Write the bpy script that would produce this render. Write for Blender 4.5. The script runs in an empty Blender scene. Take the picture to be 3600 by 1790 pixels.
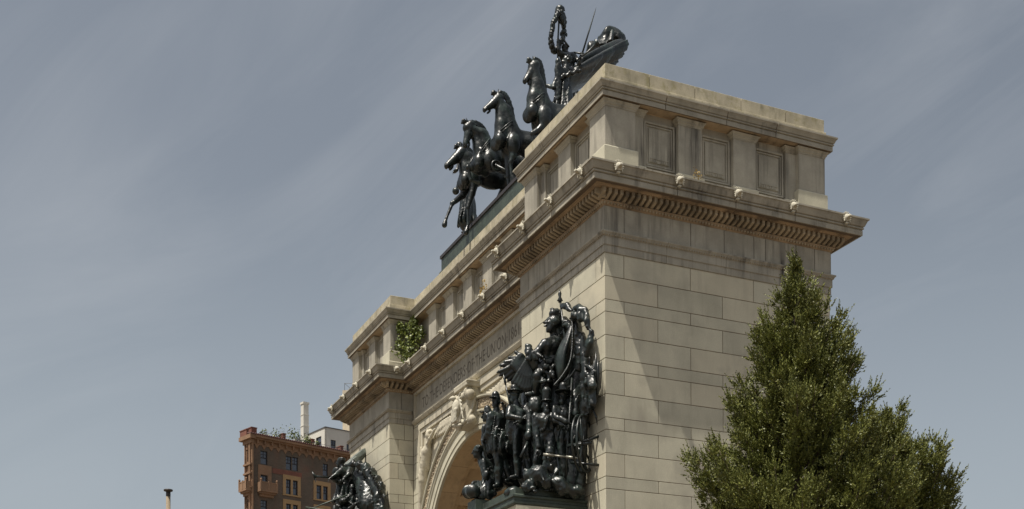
import bpy, math, random
import numpy as np
from mathutils import Vector, Matrix
random.seed(7); RNG = np.random.default_rng(7)
sc = bpy.context.scene
col = sc.collection
R = math.radians

# ------------------------------------------------------------------ camera
CAM = np.array([30.470, -16.760, 1.600])
RT = np.array([0.41249069, 0.9109514, -0.00435644])
UP = np.array([0.01243918, -0.0008507, 0.99992227])
FW = np.array([-0.91087688, 0.41251282, 0.0116824])
FPX, CX, CY = 4344.24, 1797.14, 2648.73
cam_d = bpy.data.cameras.new('camera'); cam = bpy.data.objects.new('camera', cam_d); col.objects.link(cam)
M = Matrix.Identity(4)
for i in range(3):
    M[i][0], M[i][1], M[i][2], M[i][3] = RT[i], UP[i], -FW[i], CAM[i]
cam.matrix_world = M
cam_d.sensor_fit = 'HORIZONTAL'; cam_d.sensor_width = 36.0
cam_d.lens = FPX / 3600 * 36.0
cam_d.shift_x = (1800 - CX) / 3600; cam_d.shift_y = (CY - 895) / 3600
cam_d.clip_start = 0.1; cam_d.clip_end = 6000
sc.camera = cam

# ------------------------------------------------------------------ light and sky
SUNV = Vector((0.70, -2.22, 5.60)).normalized()
sun_d = bpy.data.lights.new('sun', 'SUN'); sun = bpy.data.objects.new('sun', sun_d); col.objects.link(sun)
sun.rotation_euler = SUNV.to_track_quat('Z', 'Y').to_euler()
sun_d.energy = 5.0; sun_d.angle = R(0.5); sun_d.color = (1.0, 0.94, 0.84)
world = bpy.data.worlds.new('World'); sc.world = world; world.use_nodes = True
wn = world.node_tree.nodes; wl = world.node_tree.links; wn.clear()
def wnode(t, **k):
    n = wn.new(t)
    for a, b in k.items(): setattr(n, a, b)
    return n
sky = wnode('ShaderNodeTexSky', sky_type='NISHITA', sun_disc=False)
sky.sun_elevation = math.asin(SUNV.z); sky.sun_rotation = math.atan2(SUNV.x, SUNV.y)
sky.air_density = 1.0; sky.dust_density = 4.2; sky.ozone_density = 1.3
hs = wnode('ShaderNodeHueSaturation'); hs.inputs['Saturation'].default_value = 0.50; hs.inputs['Hue'].default_value = 0.488
wl.new(sky.outputs[0], hs.inputs['Color'])
tc = wnode('ShaderNodeTexCoord')
# thin cirrus: streaks combed along one direction of the sky dome
mp = wnode('ShaderNodeCombineXYZ')
for k_, (vec, scl) in enumerate((((-.03, .88, .47), 1.5), ((-.25, -.45, .86), 5.5), ((-.97, .1, -.2), 2.0))):   # along and across the cirrus bands
    dt = wnode('ShaderNodeVectorMath', operation='DOT_PRODUCT'); wl.new(tc.outputs['Generated'], dt.inputs[0]); dt.inputs[1].default_value = [c * scl for c in vec]; wl.new(dt.outputs['Value'], mp.inputs[k_])
n1 = wnode('ShaderNodeTexNoise'); n1.inputs['Scale'].default_value = 1.5; n1.inputs['Detail'].default_value = 7; n1.inputs['Roughness'].default_value = 0.62; n1.inputs['Distortion'].default_value = 1.1
wl.new(mp.outputs[0], n1.inputs[0])
n2 = wnode('ShaderNodeTexNoise'); n2.inputs['Scale'].default_value = 3.1; n2.inputs['Detail'].default_value = 3
wl.new(tc.outputs['Generated'], n2.inputs[0])
mm = wnode('ShaderNodeMath', operation='MULTIPLY'); wl.new(n1.outputs[0], mm.inputs[0]); wl.new(n2.outputs[0], mm.inputs[1])
mr = wnode('ShaderNodeMapRange'); mr.inputs[1].default_value = 0.225; mr.inputs[2].default_value = 0.47; mr.inputs[3].default_value = 0.0; mr.inputs[4].default_value = 0.38
wl.new(mm.outputs[0], mr.inputs[0])
mixc = wnode('ShaderNodeMix', data_type='RGBA')
mixc.inputs[7].default_value = (4.5, 4.75, 5.1, 1)
wl.new(mr.outputs[0], mixc.inputs[0]); wl.new(hs.outputs[0], mixc.inputs[6])
sz = wnode('ShaderNodeSeparateXYZ'); wl.new(tc.outputs['Generated'], sz.inputs[0])
hz = wnode('ShaderNodeMapRange'); hz.interpolation_type = 'SMOOTHSTEP'; wl.new(sz.outputs[2], hz.inputs[0])      # pale air near the horizon
for i_, q_ in enumerate((0.10, 0.46, 0.60, 0.0)): hz.inputs[i_ + 1].default_value = q_
mixh = wnode('ShaderNodeMix', data_type='RGBA'); mixh.inputs[7].default_value = (4.45, 5.05, 5.5, 1); wl.new(hz.outputs[0], mixh.inputs[0]); wl.new(mixc.outputs[2], mixh.inputs[6])
bg = wnode('ShaderNodeBackground'); bg.inputs[1].default_value = 0.09
wo = wnode('ShaderNodeOutputWorld'); wl.new(mixh.outputs[2], bg.inputs[0]); wl.new(bg.outputs[0], wo.inputs[0])
sc.view_settings.view_transform = 'Standard'; sc.view_settings.look = 'None'
sc.view_settings.exposure = 0.18; sc.view_settings.gamma = 1.0; sc.view_settings.use_curve_mapping = False
sc.cycles.max_bounces = 6; sc.cycles.diffuse_bounces = 4; sc.cycles.glossy_bounces = 3

# pixel (of the 3600 px photograph) -> point in space at a given x, y or distance
def _ray(u, v): return FW + RT * (u - CX) / FPX - UP * (v - CY) / FPX
def PX(u, v, x): r = _ray(u, v); return CAM + r * ((x - CAM[0]) / r[0])
def PY(u, v, y): r = _ray(u, v); return CAM + r * ((y - CAM[1]) / r[1])
def PD(u, v, d): r = _ray(u, v); return CAM + r * d
RH = np.array([RT[0], RT[1], 0]); RH /= np.linalg.norm(RH)      # picture right, level
FH = np.array([FW[0], FW[1], 0]); FH /= np.linalg.norm(FH)      # away from the photographer, level
ZZ = np.array([0, 0, 1.0])

# ------------------------------------------------------------------ materials
def mat(name, base, rough=0.8, metal=0.0, mottle=0.15, mscale=1.2, fine=0.08, fscale=30, island=0.0, streak=0.0, bump=0.15, bscale=60,
        streak_col=(0.05, 0.045, 0.04), tint=None, spec=0.5, streak_scale=(5, 5, 0.35), patina=None, bdist=0.01, trans=0.0, lich=None):
    m = bpy.data.materials.new(name); m.use_nodes = True; nt = m.node_tree; N = nt.nodes; L = nt.links
    p = N['Principled BSDF']; p.inputs['Roughness'].default_value = rough; p.inputs['Metallic'].default_value = metal
    p.inputs['Specular IOR Level'].default_value = spec
    t = N.new('ShaderNodeTexCoord')
    def noise(s, d=4, vec=None, r=0.55):
        n = N.new('ShaderNodeTexNoise'); n.inputs['Scale'].default_value = s; n.inputs['Detail'].default_value = d; n.inputs['Roughness'].default_value = r
        L.new(vec or t.outputs['Object'], n.inputs[0]); return n.outputs[0]
    def mr(x, a, b, c, d):
        n = N.new('ShaderNodeMapRange'); L.new(x, n.inputs[0])
        for i, q in enumerate((a, b, c, d)): n.inputs[i + 1].default_value = q
        return n.outputs[0]
    def mix(f, a, b, mode='MIX'):
        n = N.new('ShaderNodeMix'); n.data_type = 'RGBA'; n.blend_type = mode
        if hasattr(f, 'is_linked') or not isinstance(f, (int, float)): L.new(f, n.inputs[0])
        else: n.inputs[0].default_value = f
        for s, q in ((6, a), (7, b)):
            if isinstance(q, tuple): n.inputs[s].default_value = q if len(q) == 4 else (*q, 1)
            else: L.new(q, n.inputs[s])
        return n.outputs[2]
    def grey(x):
        n = N.new('ShaderNodeCombineColor')
        for i in range(3): L.new(x, n.inputs[i])
        return n.outputs[0]
    c = mix(mr(noise(mscale), 0.3, 0.7, 0, 1), tuple(b * (1 - mottle) for b in base), tuple(min(1, b * (1 + mottle)) for b in base))
    if fine: c = mix(1.0, c, grey(mr(noise(fscale, 5, r=0.7), 0.25, 0.75, 1 - fine, 1 + fine)), 'MULTIPLY')
    if island:
        g = N.new('ShaderNodeNewGeometry')
        c = mix(1.0, c, grey(mr(g.outputs['Random Per Island'], 0, 1, 1 - island, 1 + island)), 'MULTIPLY')
        if tint: c = mix(mr(g.outputs['Random Per Island'], 0.6, 1.0, 0, 0.5), c, tint)
    if patina: c = mix(mr(noise(patina[1], 5), patina[2], patina[3], 0, 1), c, patina[0])
    if lich: c = mix(mr(noise(lich[1], 6, r=0.7), lich[2], lich[3], 0, 0.85), c, lich[0])
    if streak:
        mpn = N.new('ShaderNodeMapping'); mpn.inputs['Scale'].default_value = streak_scale; L.new(t.outputs['Object'], mpn.inputs[0])
        s1 = mr(noise(1.0, 6, mpn.outputs[0], 0.65), 0.46, 0.72, 0, 1)
        s2 = mr(noise(0.8, 3), 0.38, 0.62, 0, 1)
        k = N.new('ShaderNodeMath'); k.operation = 'MULTIPLY'; L.new(s1, k.inputs[0]); L.new(s2, k.inputs[1])
        k2 = N.new('ShaderNodeMath'); k2.operation = 'MULTIPLY'; L.new(k.outputs[0], k2.inputs[0]); k2.inputs[1].default_value = streak
        c = mix(k2.outputs[0], c, streak_col)
    L.new(c, p.inputs['Base Color'])
    if rough < 0.6:
        L.new(mr(noise(14, 4), 0.3, 0.7, rough * 0.75, rough * 1.35), p.inputs['Roughness'])
    if bump:
        b = N.new('ShaderNodeBump'); b.inputs['Strength'].default_value = bump; b.inputs['Distance'].default_value = bdist
        L.new(noise(bscale, 6, r=0.65), b.inputs['Height']); L.new(b.outputs[0], p.inputs['Normal'])
    if trans: p.inputs['Transmission Weight'].default_value = trans
    return m
ST = (0.485, 0.457, 0.35)
GRIME = (0.06, 0.052, 0.042)
M_wall = mat('granite_blocks', ST, 0.85, mottle=0.10, fine=0.13, island=0.13, tint=(0.44, 0.385, 0.28), streak=0.35, bump=0.25, bscale=45, streak_col=(0.22, 0.20, 0.155), streak_scale=(3, 3, 0.5), patina=((0.36, 0.335, 0.262), 0.5, 0.52, 0.68))
M_frieze = mat('stained_granite_blocks', (0.335, 0.31, 0.25), 0.85, mottle=0.2, mscale=1.6, fine=0.1, island=0.06, streak=1.0, bump=0.25, bscale=45, streak_col=(0.05, 0.045, 0.038), streak_scale=(4.2, 4.2, 0.28))
M_mould = mat('weathered_granite_moulding', (0.315, 0.288, 0.228), 0.85, mottle=0.2, fine=0.12, island=0.10, streak=1.0, bump=0.25, bscale=45, streak_col=GRIME, streak_scale=(4, 4, 0.8))
M_cop = mat('lichened_coping_stone', (0.42, 0.375, 0.27), 0.88, mottle=0.18, mscale=2, fine=0.15, island=0.08, streak=0.7, streak_col=(0.13, 0.12, 0.075), streak_scale=(3, 3, 1.2), bump=0.3, lich=((0.27, 0.24, 0.12), 3.5, 0.52, 0.68))
M_joint = mat('dark_mortar', (0.13, 0.095, 0.065), 0.95, mottle=0.2, bump=0)
M_carve = mat('carved_granite', (0.47, 0.43, 0.33), 0.85, mottle=0.12, fine=0.12, streak=0.6, streak_col=(0.1, 0.085, 0.065), bump=0.3, bscale=30)
M_lion = mat('pale_carved_granite', (0.46, 0.43, 0.34), 0.85, mottle=0.12, fine=0.12, bump=0.3, bscale=30)
M_hole = mat('sooty_stone', (0.025, 0.022, 0.02), 0.95, bump=0)
M_letter = mat('engraving_shade_lettering', (0.13, 0.115, 0.09), 0.95, mottle=0.2, bump=0)  # letters are not cut in; dark colour stands in for the engraving's shade
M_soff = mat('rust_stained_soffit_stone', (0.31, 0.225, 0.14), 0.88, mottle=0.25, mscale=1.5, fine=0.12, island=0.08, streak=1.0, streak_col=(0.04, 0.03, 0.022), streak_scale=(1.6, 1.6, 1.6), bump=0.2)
M_fin = mat('brown_weathered_granite', (0.34, 0.275, 0.185), 0.88, mottle=0.25, mscale=1.5, fine=0.15, streak=1.0, streak_col=(0.04, 0.033, 0.026), streak_scale=(1.5, 1.5, 1.2), bump=0.2)
M_slotshade = mat('slot_shade_stone', (0.13, 0.108, 0.082), 0.95, mottle=0.4, mscale=2.5, fine=0.2, bump=0.2)  # dark colour stands in for the shade between the modillion fins
M_warm = mat('warm_soffit_stone', (0.45, 0.33, 0.195), 0.85, mottle=0.12, fine=0.1, island=0.06, streak=0.5, streak_col=(0.13, 0.09, 0.06), bump=0.2)
M_bronze = mat('dark_patinated_bronze', (0.0075, 0.0105, 0.0092), 0.34, metal=0.0, mottle=0.35, mscale=6, fine=0.2, fscale=40, bump=0.35, bscale=11, spec=0.55, bdist=0.02, patina=((0.026, 0.042, 0.035), 2.6, 0.50, 0.74))
M_bronze2 = mat('green_bronze_base', (0.050, 0.066, 0.050), 0.5, metal=0.1, mottle=0.25, mscale=3, fine=0.2, fscale=18, bump=0.3, streak=0.8, streak_col=(0.018, 0.02, 0.02), streak_scale=(5, 5, 0.7))
M_cap = mat('brown_bronze_rim', (0.030, 0.025, 0.025), 0.55, mottle=0.3, mscale=3, fine=0.2, bump=0.2, streak=0.6, streak_col=(0.010, 0.010, 0.015), streak_scale=(4, 4, 4))
M_brick = None

# ------------------------------------------------------------------ mesh helpers
class MB:
    def __init__(s): s.v = []; s.f = []
    def add(s, vs, fs):
        o = len(s.v); s.v += [tuple(map(float, p)) for p in vs]; s.f += [tuple(i + o for i in f) for f in fs]
    def box(s, x0, x1, y0, y1, z0, z1):
        s.add([(x0, y0, z0), (x1, y0, z0), (x1, y1, z0), (x0, y1, z0), (x0, y0, z1), (x1, y0, z1), (x1, y1, z1), (x0, y1, z1)],
              [(3, 2, 1, 0), (4, 5, 6, 7), (0, 1, 5, 4), (1, 2, 6, 5), (2, 3, 7, 6), (3, 0, 4, 7)])
    def obox(s, O, U, V, W):       # oriented box: corner O, edge vectors U, V, W
        O, U, V, W = map(np.asarray, (O, U, V, W))
        P = [O, O + U, O + U + V, O + V]; P = P + [p + W for p in P]
        F = [(3, 2, 1, 0), (4, 5, 6, 7), (0, 1, 5, 4), (1, 2, 6, 5), (2, 3, 7, 6), (3, 0, 4, 7)]
        if np.dot(np.cross(U, V), W) < 0: F = [f[::-1] for f in F]
        s.add(P, F)
    def ell(s, c, r, nu=8, nv=5, rot=None):
        vs = []; c = np.asarray(c, float)
        for j in range(nv + 1):
            th = math.pi * j / nv
            for i in range(nu):
                a = 2 * math.pi * i / nu
                p = np.array([math.sin(th) * math.cos(a) * r[0], math.sin(th) * math.sin(a) * r[1], math.cos(th) * r[2]])
                vs.append(c + (rot @ p if rot is not None else p))
        fs = [(j * nu + i, (j + 1) * nu + i, (j + 1) * nu + (i + 1) % nu, j * nu + (i + 1) % nu) for j in range(nv) for i in range(nu)]
        s.add(vs, fs)
    def tube(s, pts, rad, n=8, closed=False):
        pts = [np.asarray(p, float) for p in pts]; m = len(pts); vs = []
        rad = [rad] * m if isinstance(rad, (int, float)) else rad
        ref = None
        for i, p in enumerate(pts):
            a = pts[(i - 1) % m] if (i or closed) else p; b = pts[(i + 1) % m] if (i < m - 1 or closed) else p
            t = b - a; t = t / (np.linalg.norm(t) + 1e-9)
            if ref is None: ref = np.cross(t, (0.13, 0.31, 0.94)); ref /= np.linalg.norm(ref)
            ref = ref - t * np.dot(ref, t); ref /= np.linalg.norm(ref) + 1e-9; bb = np.cross(t, ref)
            for k in range(n):
                an = 2 * math.pi * k / n; vs.append(p + (ref * math.cos(an) + bb * math.sin(an)) * rad[i])
        fs = []
        for i in range(m if closed else m - 1):
            for k in range(n):
                j = (i + 1) % m; fs.append((i * n + k, i * n + (k + 1) % n, j * n + (k + 1) % n, j * n + k))
        if not closed: fs += [tuple(range(n))[::-1], tuple((m - 1) * n + k for k in range(n))]
        s.add(vs, fs)
    def build(s, name, mt, parent=None, smooth=False, origin=None):
        me = bpy.data.meshes.new(name); v = s.v
        if origin is not None: v = [(a - origin[0], b - origin[1], c - origin[2]) for a, b, c in v]
        me.from_pydata(v, [], s.f); me.materials.append(mt)
        if smooth: me.shade_smooth()
        o = bpy.data.objects.new(name, me); col.objects.link(o); o.parent = parent
        return o
def empty(name, loc=(0, 0, 0)):
    o = bpy.data.objects.new(name, None); col.objects.link(o); o.location = loc; o.empty_display_size = 0.3; return o
def tag(o, label=None, cat=None, group=None, kind=None):
    if label: o['label'] = label
    if cat: o['category'] = cat
    if group: o['group'] = group
    if kind: o['kind'] = kind
    return o
def put(o, parent):      # parent with world coordinates kept
    o.parent = parent
    if parent is not None: o.location = Vector(o.location) - wloc(parent)
    return o
def wloc(o):
    p = Vector((0, 0, 0))
    while o is not None: p += Vector(o.location); o = o.parent
    return p

# ------------------------------------------------------------------ sculpting: smooth union of rounded shapes, meshed with surface nets
class SD:
    def __init__(s, h=0.03, k=0.03, seed=1): s.P = []; s.h = h; s.k = k; s.seed = seed
    def cone(s, a, b, ra, rb=None, fold=0, ff=22, k=None, sub=False):
        s.P.append(('c', np.asarray(a, float), np.asarray(b, float), ra, ra if rb is None else rb, fold, ff, k or s.k, sub)); return s
    def chain(s, pts, rs, **kw):
        for i in range(len(pts) - 1): s.cone(pts[i], pts[i + 1], rs[i], rs[i + 1], **kw)
        return s
    def ell(s, c, r, ax=None, fold=0, ff=22, k=None, sub=False):   # ax: 3x3 rows = local axes
        s.P.append(('e', np.asarray(c, float), np.asarray(r, float), np.eye(3) if ax is None else np.asarray(ax, float), 0, fold, ff, k or s.k, sub)); return s
    def boxx(s, c, r, ax=None, rd=0.02, k=None, sub=False, fold=0, ff=22):
        s.P.append(('b', np.asarray(c, float), np.asarray(r, float), np.eye(3) if ax is None else np.asarray(ax, float), rd, fold, ff, k or s.k, sub)); return s
    def mesh(s, name, mt, parent=None, detail=0.0):
        lo = np.array([1e9] * 3); hi = -lo; bb = []
        for p in s.P:
            if p[0] == 'c': r = max(p[3], p[4]) + p[5]; a = np.minimum(p[1], p[2]) - r; b = np.maximum(p[1], p[2]) + r
            else:
                r = np.abs(p[3].T) @ p[2] + p[5]; a = p[1] - r; b = p[1] + r
            bb.append((a, b))
            if not p[8]: lo = np.minimum(lo, a); hi = np.maximum(hi, b)
        h = s.h; lo = lo - 3 * h; n = np.ceil((hi + 3 * h - lo) / h).astype(int) + 1
        F = np.full(n, 1.0)
        gx = [lo[i] + h * np.arange(n[i]) for i in range(3)]
        for p, (a, b) in zip(s.P, bb):
            k = p[7]; mg = k + 2.5 * h
            i0 = np.maximum(((a - mg - lo) / h).astype(int), 0); i1 = np.minimum(((b + mg - lo) / h).astype(int) + 2, n)
            if np.any(i1 <= i0): continue
            X, Y, Z = np.meshgrid(*[gx[i][i0[i]:i1[i]] for i in range(3)], indexing='ij')
            Q = np.stack([X, Y, Z], -1)
            if p[0] == 'c':
                ab = p[2] - p[1]; l2 = ab @ ab + 1e-9; t = np.clip(((Q - p[1]) @ ab) / l2, 0, 1)
                D = np.linalg.norm(Q - p[1] - t[..., None] * ab, axis=-1) - (p[3] + (p[4] - p[3]) * t)
            elif p[0] == 'e':
                q = (Q - p[1]) @ p[3].T; k0 = np.linalg.norm(q / p[2], axis=-1); k1 = np.linalg.norm(q / p[2] ** 2, axis=-1) + 1e-9
                D = k0 * (k0 - 1) / k1
            else:
                q = np.abs((Q - p[1]) @ p[3].T) - (p[2] - p[4]); D = np.linalg.norm(np.maximum(q, 0), axis=-1) + np.minimum(q.max(-1), 0) - p[4]
            if p[5]:
                f = p[6]; D = D + p[5] * np.sin(f * (X * 0.8 + Y * 0.6) + 2.2 * np.sin(2.1 * Z + X) + s.seed) * (0.6 + 0.4 * np.sin(1.9 * Z * 2 + Y * 5))
            S = F[i0[0]:i1[0], i0[1]:i1[1], i0[2]:i1[2]]
            if p[8]:
                hh = np.clip(0.5 - 0.5 * (S + D) / k, 0, 1); S[...] = S * (1 - hh) - D * hh + k * hh * (1 - hh)
            else:
                hh = np.clip(0.5 + 0.5 * (D - S) / k, 0, 1); S[...] = D * (1 - hh) + S * hh - k * hh * (1 - hh)
        if detail:
            X, Y, Z = np.meshgrid(*gx, indexing='ij')
            F += detail * (np.sin(17 * X + 5 * np.sin(9 * Y)) * np.sin(15 * Y + 4 * np.sin(11 * Z)) * np.sin(13 * Z + 3 * np.sin(12 * X + s.seed)))
        v, f = nets(F); v = lo + v * h
        me = bpy.data.meshes.new(name)
        me.vertices.add(len(v)); me.vertices.foreach_set('co', v.astype(np.float32).ravel())
        me.loops.add(f.size); me.loops.foreach_set('vertex_index', f.astype(np.int32).ravel())
        me.polygons.add(len(f)); me.polygons.foreach_set('loop_start', np.arange(0, f.size, 4, dtype=np.int32)); me.polygons.foreach_set('loop_total', np.full(len(f), 4, dtype=np.int32))
        me.update(calc_edges=True); me.validate(); me.materials.append(mt); me.shade_smooth()
        o = bpy.data.objects.new(name, me); col.objects.link(o); o.parent = parent
        return o
def nets(F):
    I = F < 0
    c = I[:-1, :-1, :-1].astype(np.int8)
    cnt = sum(I[a:F.shape[0] - 1 + a, b:F.shape[1] - 1 + b, d:F.shape[2] - 1 + d].astype(np.int8) for a in (0, 1) for b in (0, 1) for d in (0, 1))
    act = (cnt > 0) & (cnt < 8); idx = np.full(act.shape, -1, int); ci = np.argwhere(act); idx[act] = np.arange(len(ci))
    acc = np.zeros((len(ci), 3)); num = np.zeros(len(ci))
    cor = [(a, b, d) for a in (0, 1) for b in (0, 1) for d in (0, 1)]
    val = {q: F[ci[:, 0] + q[0], ci[:, 1] + q[1], ci[:, 2] + q[2]] for q in cor}
    for q in cor:
        for ax in range(3):
            if q[ax] == 0:
                r = list(q); r[ax] = 1; r = tuple(r); A, B = val[q], val[r]; cr = (A < 0) != (B < 0)
                t = np.where(cr, A / np.where(cr, A - B, 1), 0)
                P = np.tile(np.array(q, float), (len(ci), 1)); P[:, ax] += t
                acc[cr] += P[cr]; num[cr] += 1
    V = ci + acc / np.maximum(num, 1)[:, None]
    quads = []
    for ax in range(3):
        b, d = (ax + 1) % 3, (ax + 2) % 3
        sl0 = [slice(None)] * 3; sl1 = [slice(None)] * 3; sl0[ax] = slice(0, -1); sl1[ax] = slice(1, None)
        A = I[tuple(sl0)]; B = I[tuple(sl1)]
        E = np.argwhere(A != B); ok = (E[:, b] > 0) & (E[:, d] > 0) & (E[:, b] < F.shape[b] - 1) & (E[:, d] < F.shape[d] - 1); E = E[ok]
        if not len(E): continue
        fl = A[E[:, 0], E[:, 1], E[:, 2]]
        def at(db, dd): q = E.copy(); q[:, b] += db; q[:, d] += dd; return idx[q[:, 0], q[:, 1], q[:, 2]]
        Q = np.stack([at(-1, -1), at(0, -1), at(0, 0), at(-1, 0)], 1)
        Q[~fl] = Q[~fl][:, ::-1]; quads.append(Q)
    return V, np.concatenate(quads)

# ------------------------------------------------------------------ the arch
W, D, A, RC = 24.4, 7.89, 5.58, 1.08
XC = -W / 2; ZS, RI, RO = 9.1, 5.1, 6.3
PLAN = [(0, 0), (0, D), (-A, D), (-A, D - RC), (-W + A, D - RC), (-W + A, D), (-W, D), (-W, 0), (-W + A, 0), (-W + A, RC), (-A, RC), (-A, 0)]
def edges(plan):
    n = len(plan); out = []
    for i in range(n):
        P, Q = np.array(plan[i], float), np.array(plan[(i + 1) % n], float); a = np.array(plan[i - 1], float); b = np.array(plan[(i + 2) % n], float)
        T = Q - P; Ln = np.linalg.norm(T); T = T / Ln; N = np.array([T[1], -T[0]])
        cr = lambda u, w: u[0] * w[1] - u[1] * w[0]
        s0 = 1 if cr(P - a, T) > 0 else -1; s1 = 1 if cr(T, b - Q) > 0 else -1
        out.append((P, T, N, Ln, s0, s1))
    return out
def run(mb, plan, prof, pitch=0, gap=0.014, skip=(), phase=0.5):
    """blocks of a moulding (prof: outline of offset,z) round a plan, mitred at the corners"""
    for i, (P, T, N, Ln, s0, s1) in enumerate(edges(plan)):
        if i in skip: continue
        cuts = [None]
        if pitch and Ln > pitch * 1.2:
            m = max(1, round(Ln / pitch)); cuts += [Ln * (k + (RNG.random() - .5) * 0.15) / m for k in range(1, m)]
        cuts.append(None)
        for a, b in zip(cuts[:-1], cuts[1:]):
            va, vb = [], []
            for o, z in prof:
                sa = -s0 * o if a is None else a + gap / 2; sb = Ln + s1 * o if b is None else b - gap / 2
                pa = P + T * sa + N * o; pb = P + T * sb + N * o
                va.append((pa[0], pa[1], z)); vb.append((pb[0], pb[1], z))
            n = len(prof)
            mb.add(va + vb, [(k, (k + 1) % n, n + (k + 1) % n, n + k) for k in range(n)] + [tuple(range(n))[::-1], tuple(range(n, 2 * n))])
def filling(plan, prof, name):
    zs = [z for o, z in prof]; zm = (min(zs) + max(zs)) / 2; mb = MB()
    run(mb, plan, [(o - .03 if o > -.15 else o, zm + (z - zm) * .94) for o, z in prof]); part(mb, name, M_joint)
def plates(mb, P, T, N, rows, t=0.02, g=0.0095, off=0.0, trim=0.0):
    for z0, z1, js in rows:
        for a, b in zip(js[:-1], js[1:]):
            a2 = a + (trim if a == js[0] else g); b2 = b - (trim if b == js[-1] else g)
            if b2 - a2 < 0.03: continue
            q = 0.004
            o3 = lambda s, d, z: (P[0] + T[0] * s + N[0] * d, P[1] + T[1] * s + N[1] * d, z)
            vs = [o3(a2, off - t, z0 + g), o3(b2, off - t, z0 + g), o3(b2, off - t, z1 - g), o3(a2, off - t, z1 - g),
                  o3(a2 , off - q, z0 + g), o3(b2, off - q, z0 + g), o3(b2, off - q, z1 - g), o3(a2, off - q, z1 - g),
                  o3(a2 + q, off, z0 + g + q), o3(b2 - q, off, z0 + g + q), o3(b2 - q, off, z1 - g - q), o3(a2 + q, off, z1 - g - q)]
            mb.add(vs, [(8, 9, 10, 11), (0, 1, 5, 4), (1, 2, 6, 5), (2, 3, 7, 6), (3, 0, 4, 7), (4, 5, 9, 8), (5, 6, 10, 9), (6, 7, 11, 10), (7, 4, 8, 11)])
CZ = [16.13]
while CZ[-1] > 0.5:
    for d in (0.66, 0.66, 0.35): CZ.append(CZ[-1] - d)
def rows_for(Ln, zs):
    out = []
    for k, (z1, z0) in enumerate(zip(zs[:-1], zs[1:])):
        if Ln < 2: js = [0, Ln * (0.36 if k % 2 else 0.62), Ln]
        else:
            c = 0.62 if k % 2 == 0 else 1.73; js = [0]
            while c < Ln - 0.35: js.append(c); c += 2.216
            js.append(Ln)
        out.append((z0, z1, js))
    return out
arch = tag(empty('triumphal_arch', (XC, D / 2, 0)), 'huge pale granite triumphal arch with deep cornice, attic panels and bronze groups', 'arch')
def part(mb, name, mt, smooth=False, par=None, label=None):
    o = mb.build(name, mt, None, smooth); put(o, par or arch)
    if label: o['label'] = label
    return o
E_ = edges(PLAN)
MID = (4, 10 - 1)     # edges of the recessed middle: back (index 3..?) found below
mids = [i for i, e in enumerate(E_) if e[3] > 12]
# core (mortar coloured, only seen in the joints)
mb = MB(); e = 0.016
for x0, x1 in ((-A, 0), (-W, -W + A)): mb.box(x0 + e, x1 - e, e, D - e, 0, 17.5)
for x0, x1 in ((-A - e, XC + RI + .02), (XC - RI - .02, -W + A + e)):
    mb.box(min(x0, x1), max(x0, x1), RC + 0.3, D - RC - 0.3, 0, ZS)
# wall above the opening, with the arch cut out
na = 48; ya, yb = RC + 0.16, D - RC - 0.16
vs = []; top = 17.5
for k in range(na + 1):
    a = math.pi * k / na; ax, az = XC + (RI + 0.45) * math.cos(a), ZS + (RI + 0.45) * math.sin(a)
    tx = (-A - e) + ((-W + A + e) - (-A - e)) * k / na
    for y in (ya, yb): vs += [(ax, y, az), (tx, y, top)]
fs = []
for k in range(na):
    b = 4 * k; fs += [(b, b + 4, b + 5, b + 1), (b + 2, b + 3, b + 7, b + 6), (b, b + 2, b + 6, b + 4)]
mb.add(vs, fs)
mb.add([(-A - e, ya, ZS), (XC + RI + .45, ya, ZS), (-A - e, ya, top), (-W + A + e, ya, ZS), (XC - RI - .45, ya, ZS), (-W + A + e, ya, top)], [(0, 2, 1), (3, 4, 5)])
part(mb, 'core', M_joint)
MWL = [MB(), MB()]; MFR = [MB(), MB()]
for i, (P, T, N, Ln, s0, s1) in enumerate(E_):
    if i in mids: continue
    mb = MWL[0 if i in (0, 1, 10, 11, 2) else 1]
    plates(mb, P, T, N, rows_for(Ln, CZ), trim=0.02 if (i % 2 == 0) else 0.0)
    js = [0, 0.62, 2.84, 4.0, 5.06, 5.48, 6.6, 7.3, Ln] if Ln > 7 else ([0, Ln * .5, Ln] if Ln < 2 else [0, 0.6, 2.8, 4.2, Ln])
    js[0] = -.03 if s0 > 0 else 0; js[-1] = Ln + (.03 if s1 > 0 else 0); mf = MFR[0 if i in (0, 1, 10, 11, 2) else 1]
    plates(mf, P + N * 0.03, T, N, [(16.70, 17.45, js)], trim=0.02 if (i % 2 == 0) else 0.0)
    P2 = P
for mb in MWL: part(mb, 'wall', M_wall)
# recessed middle front: plain band above and beside the arch
for yy, NN, TT in ((RC, np.array([0, -1.]), np.array([1., 0])), (D - RC, np.array([0, 1.]), np.array([-1., 0]))):
    PL = np.array([-W + A, yy]) if TT[0] > 0 else np.array([-A, yy]); LL = W - 2 * A
    mm_ = MB()
    plates(mm_, PL, TT, NN, [(15.98, 16.24, [0, 2.3, 5, 8.2, 11, LL])], t=0.17, trim=0.02)
    zz = [z for z in CZ if z < 15.9]; zz = [15.98] + zz
    r1 = [(z0, z1, [0, 0.62 + 0.0]) for z1, z0 in zip(zz[:-1], zz[1:])]
    plates(mm_, PL, TT, NN, r1, t=0.17); plates(mm_, PL, TT, NN, [(z0, z1, [LL - 0.62, LL]) for z0, z1, _ in r1], t=0.17)
    part(mm_, 'centre_wall', M_wall)
for mf in MFR: part(mf, 'frieze', M_frieze)
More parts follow.
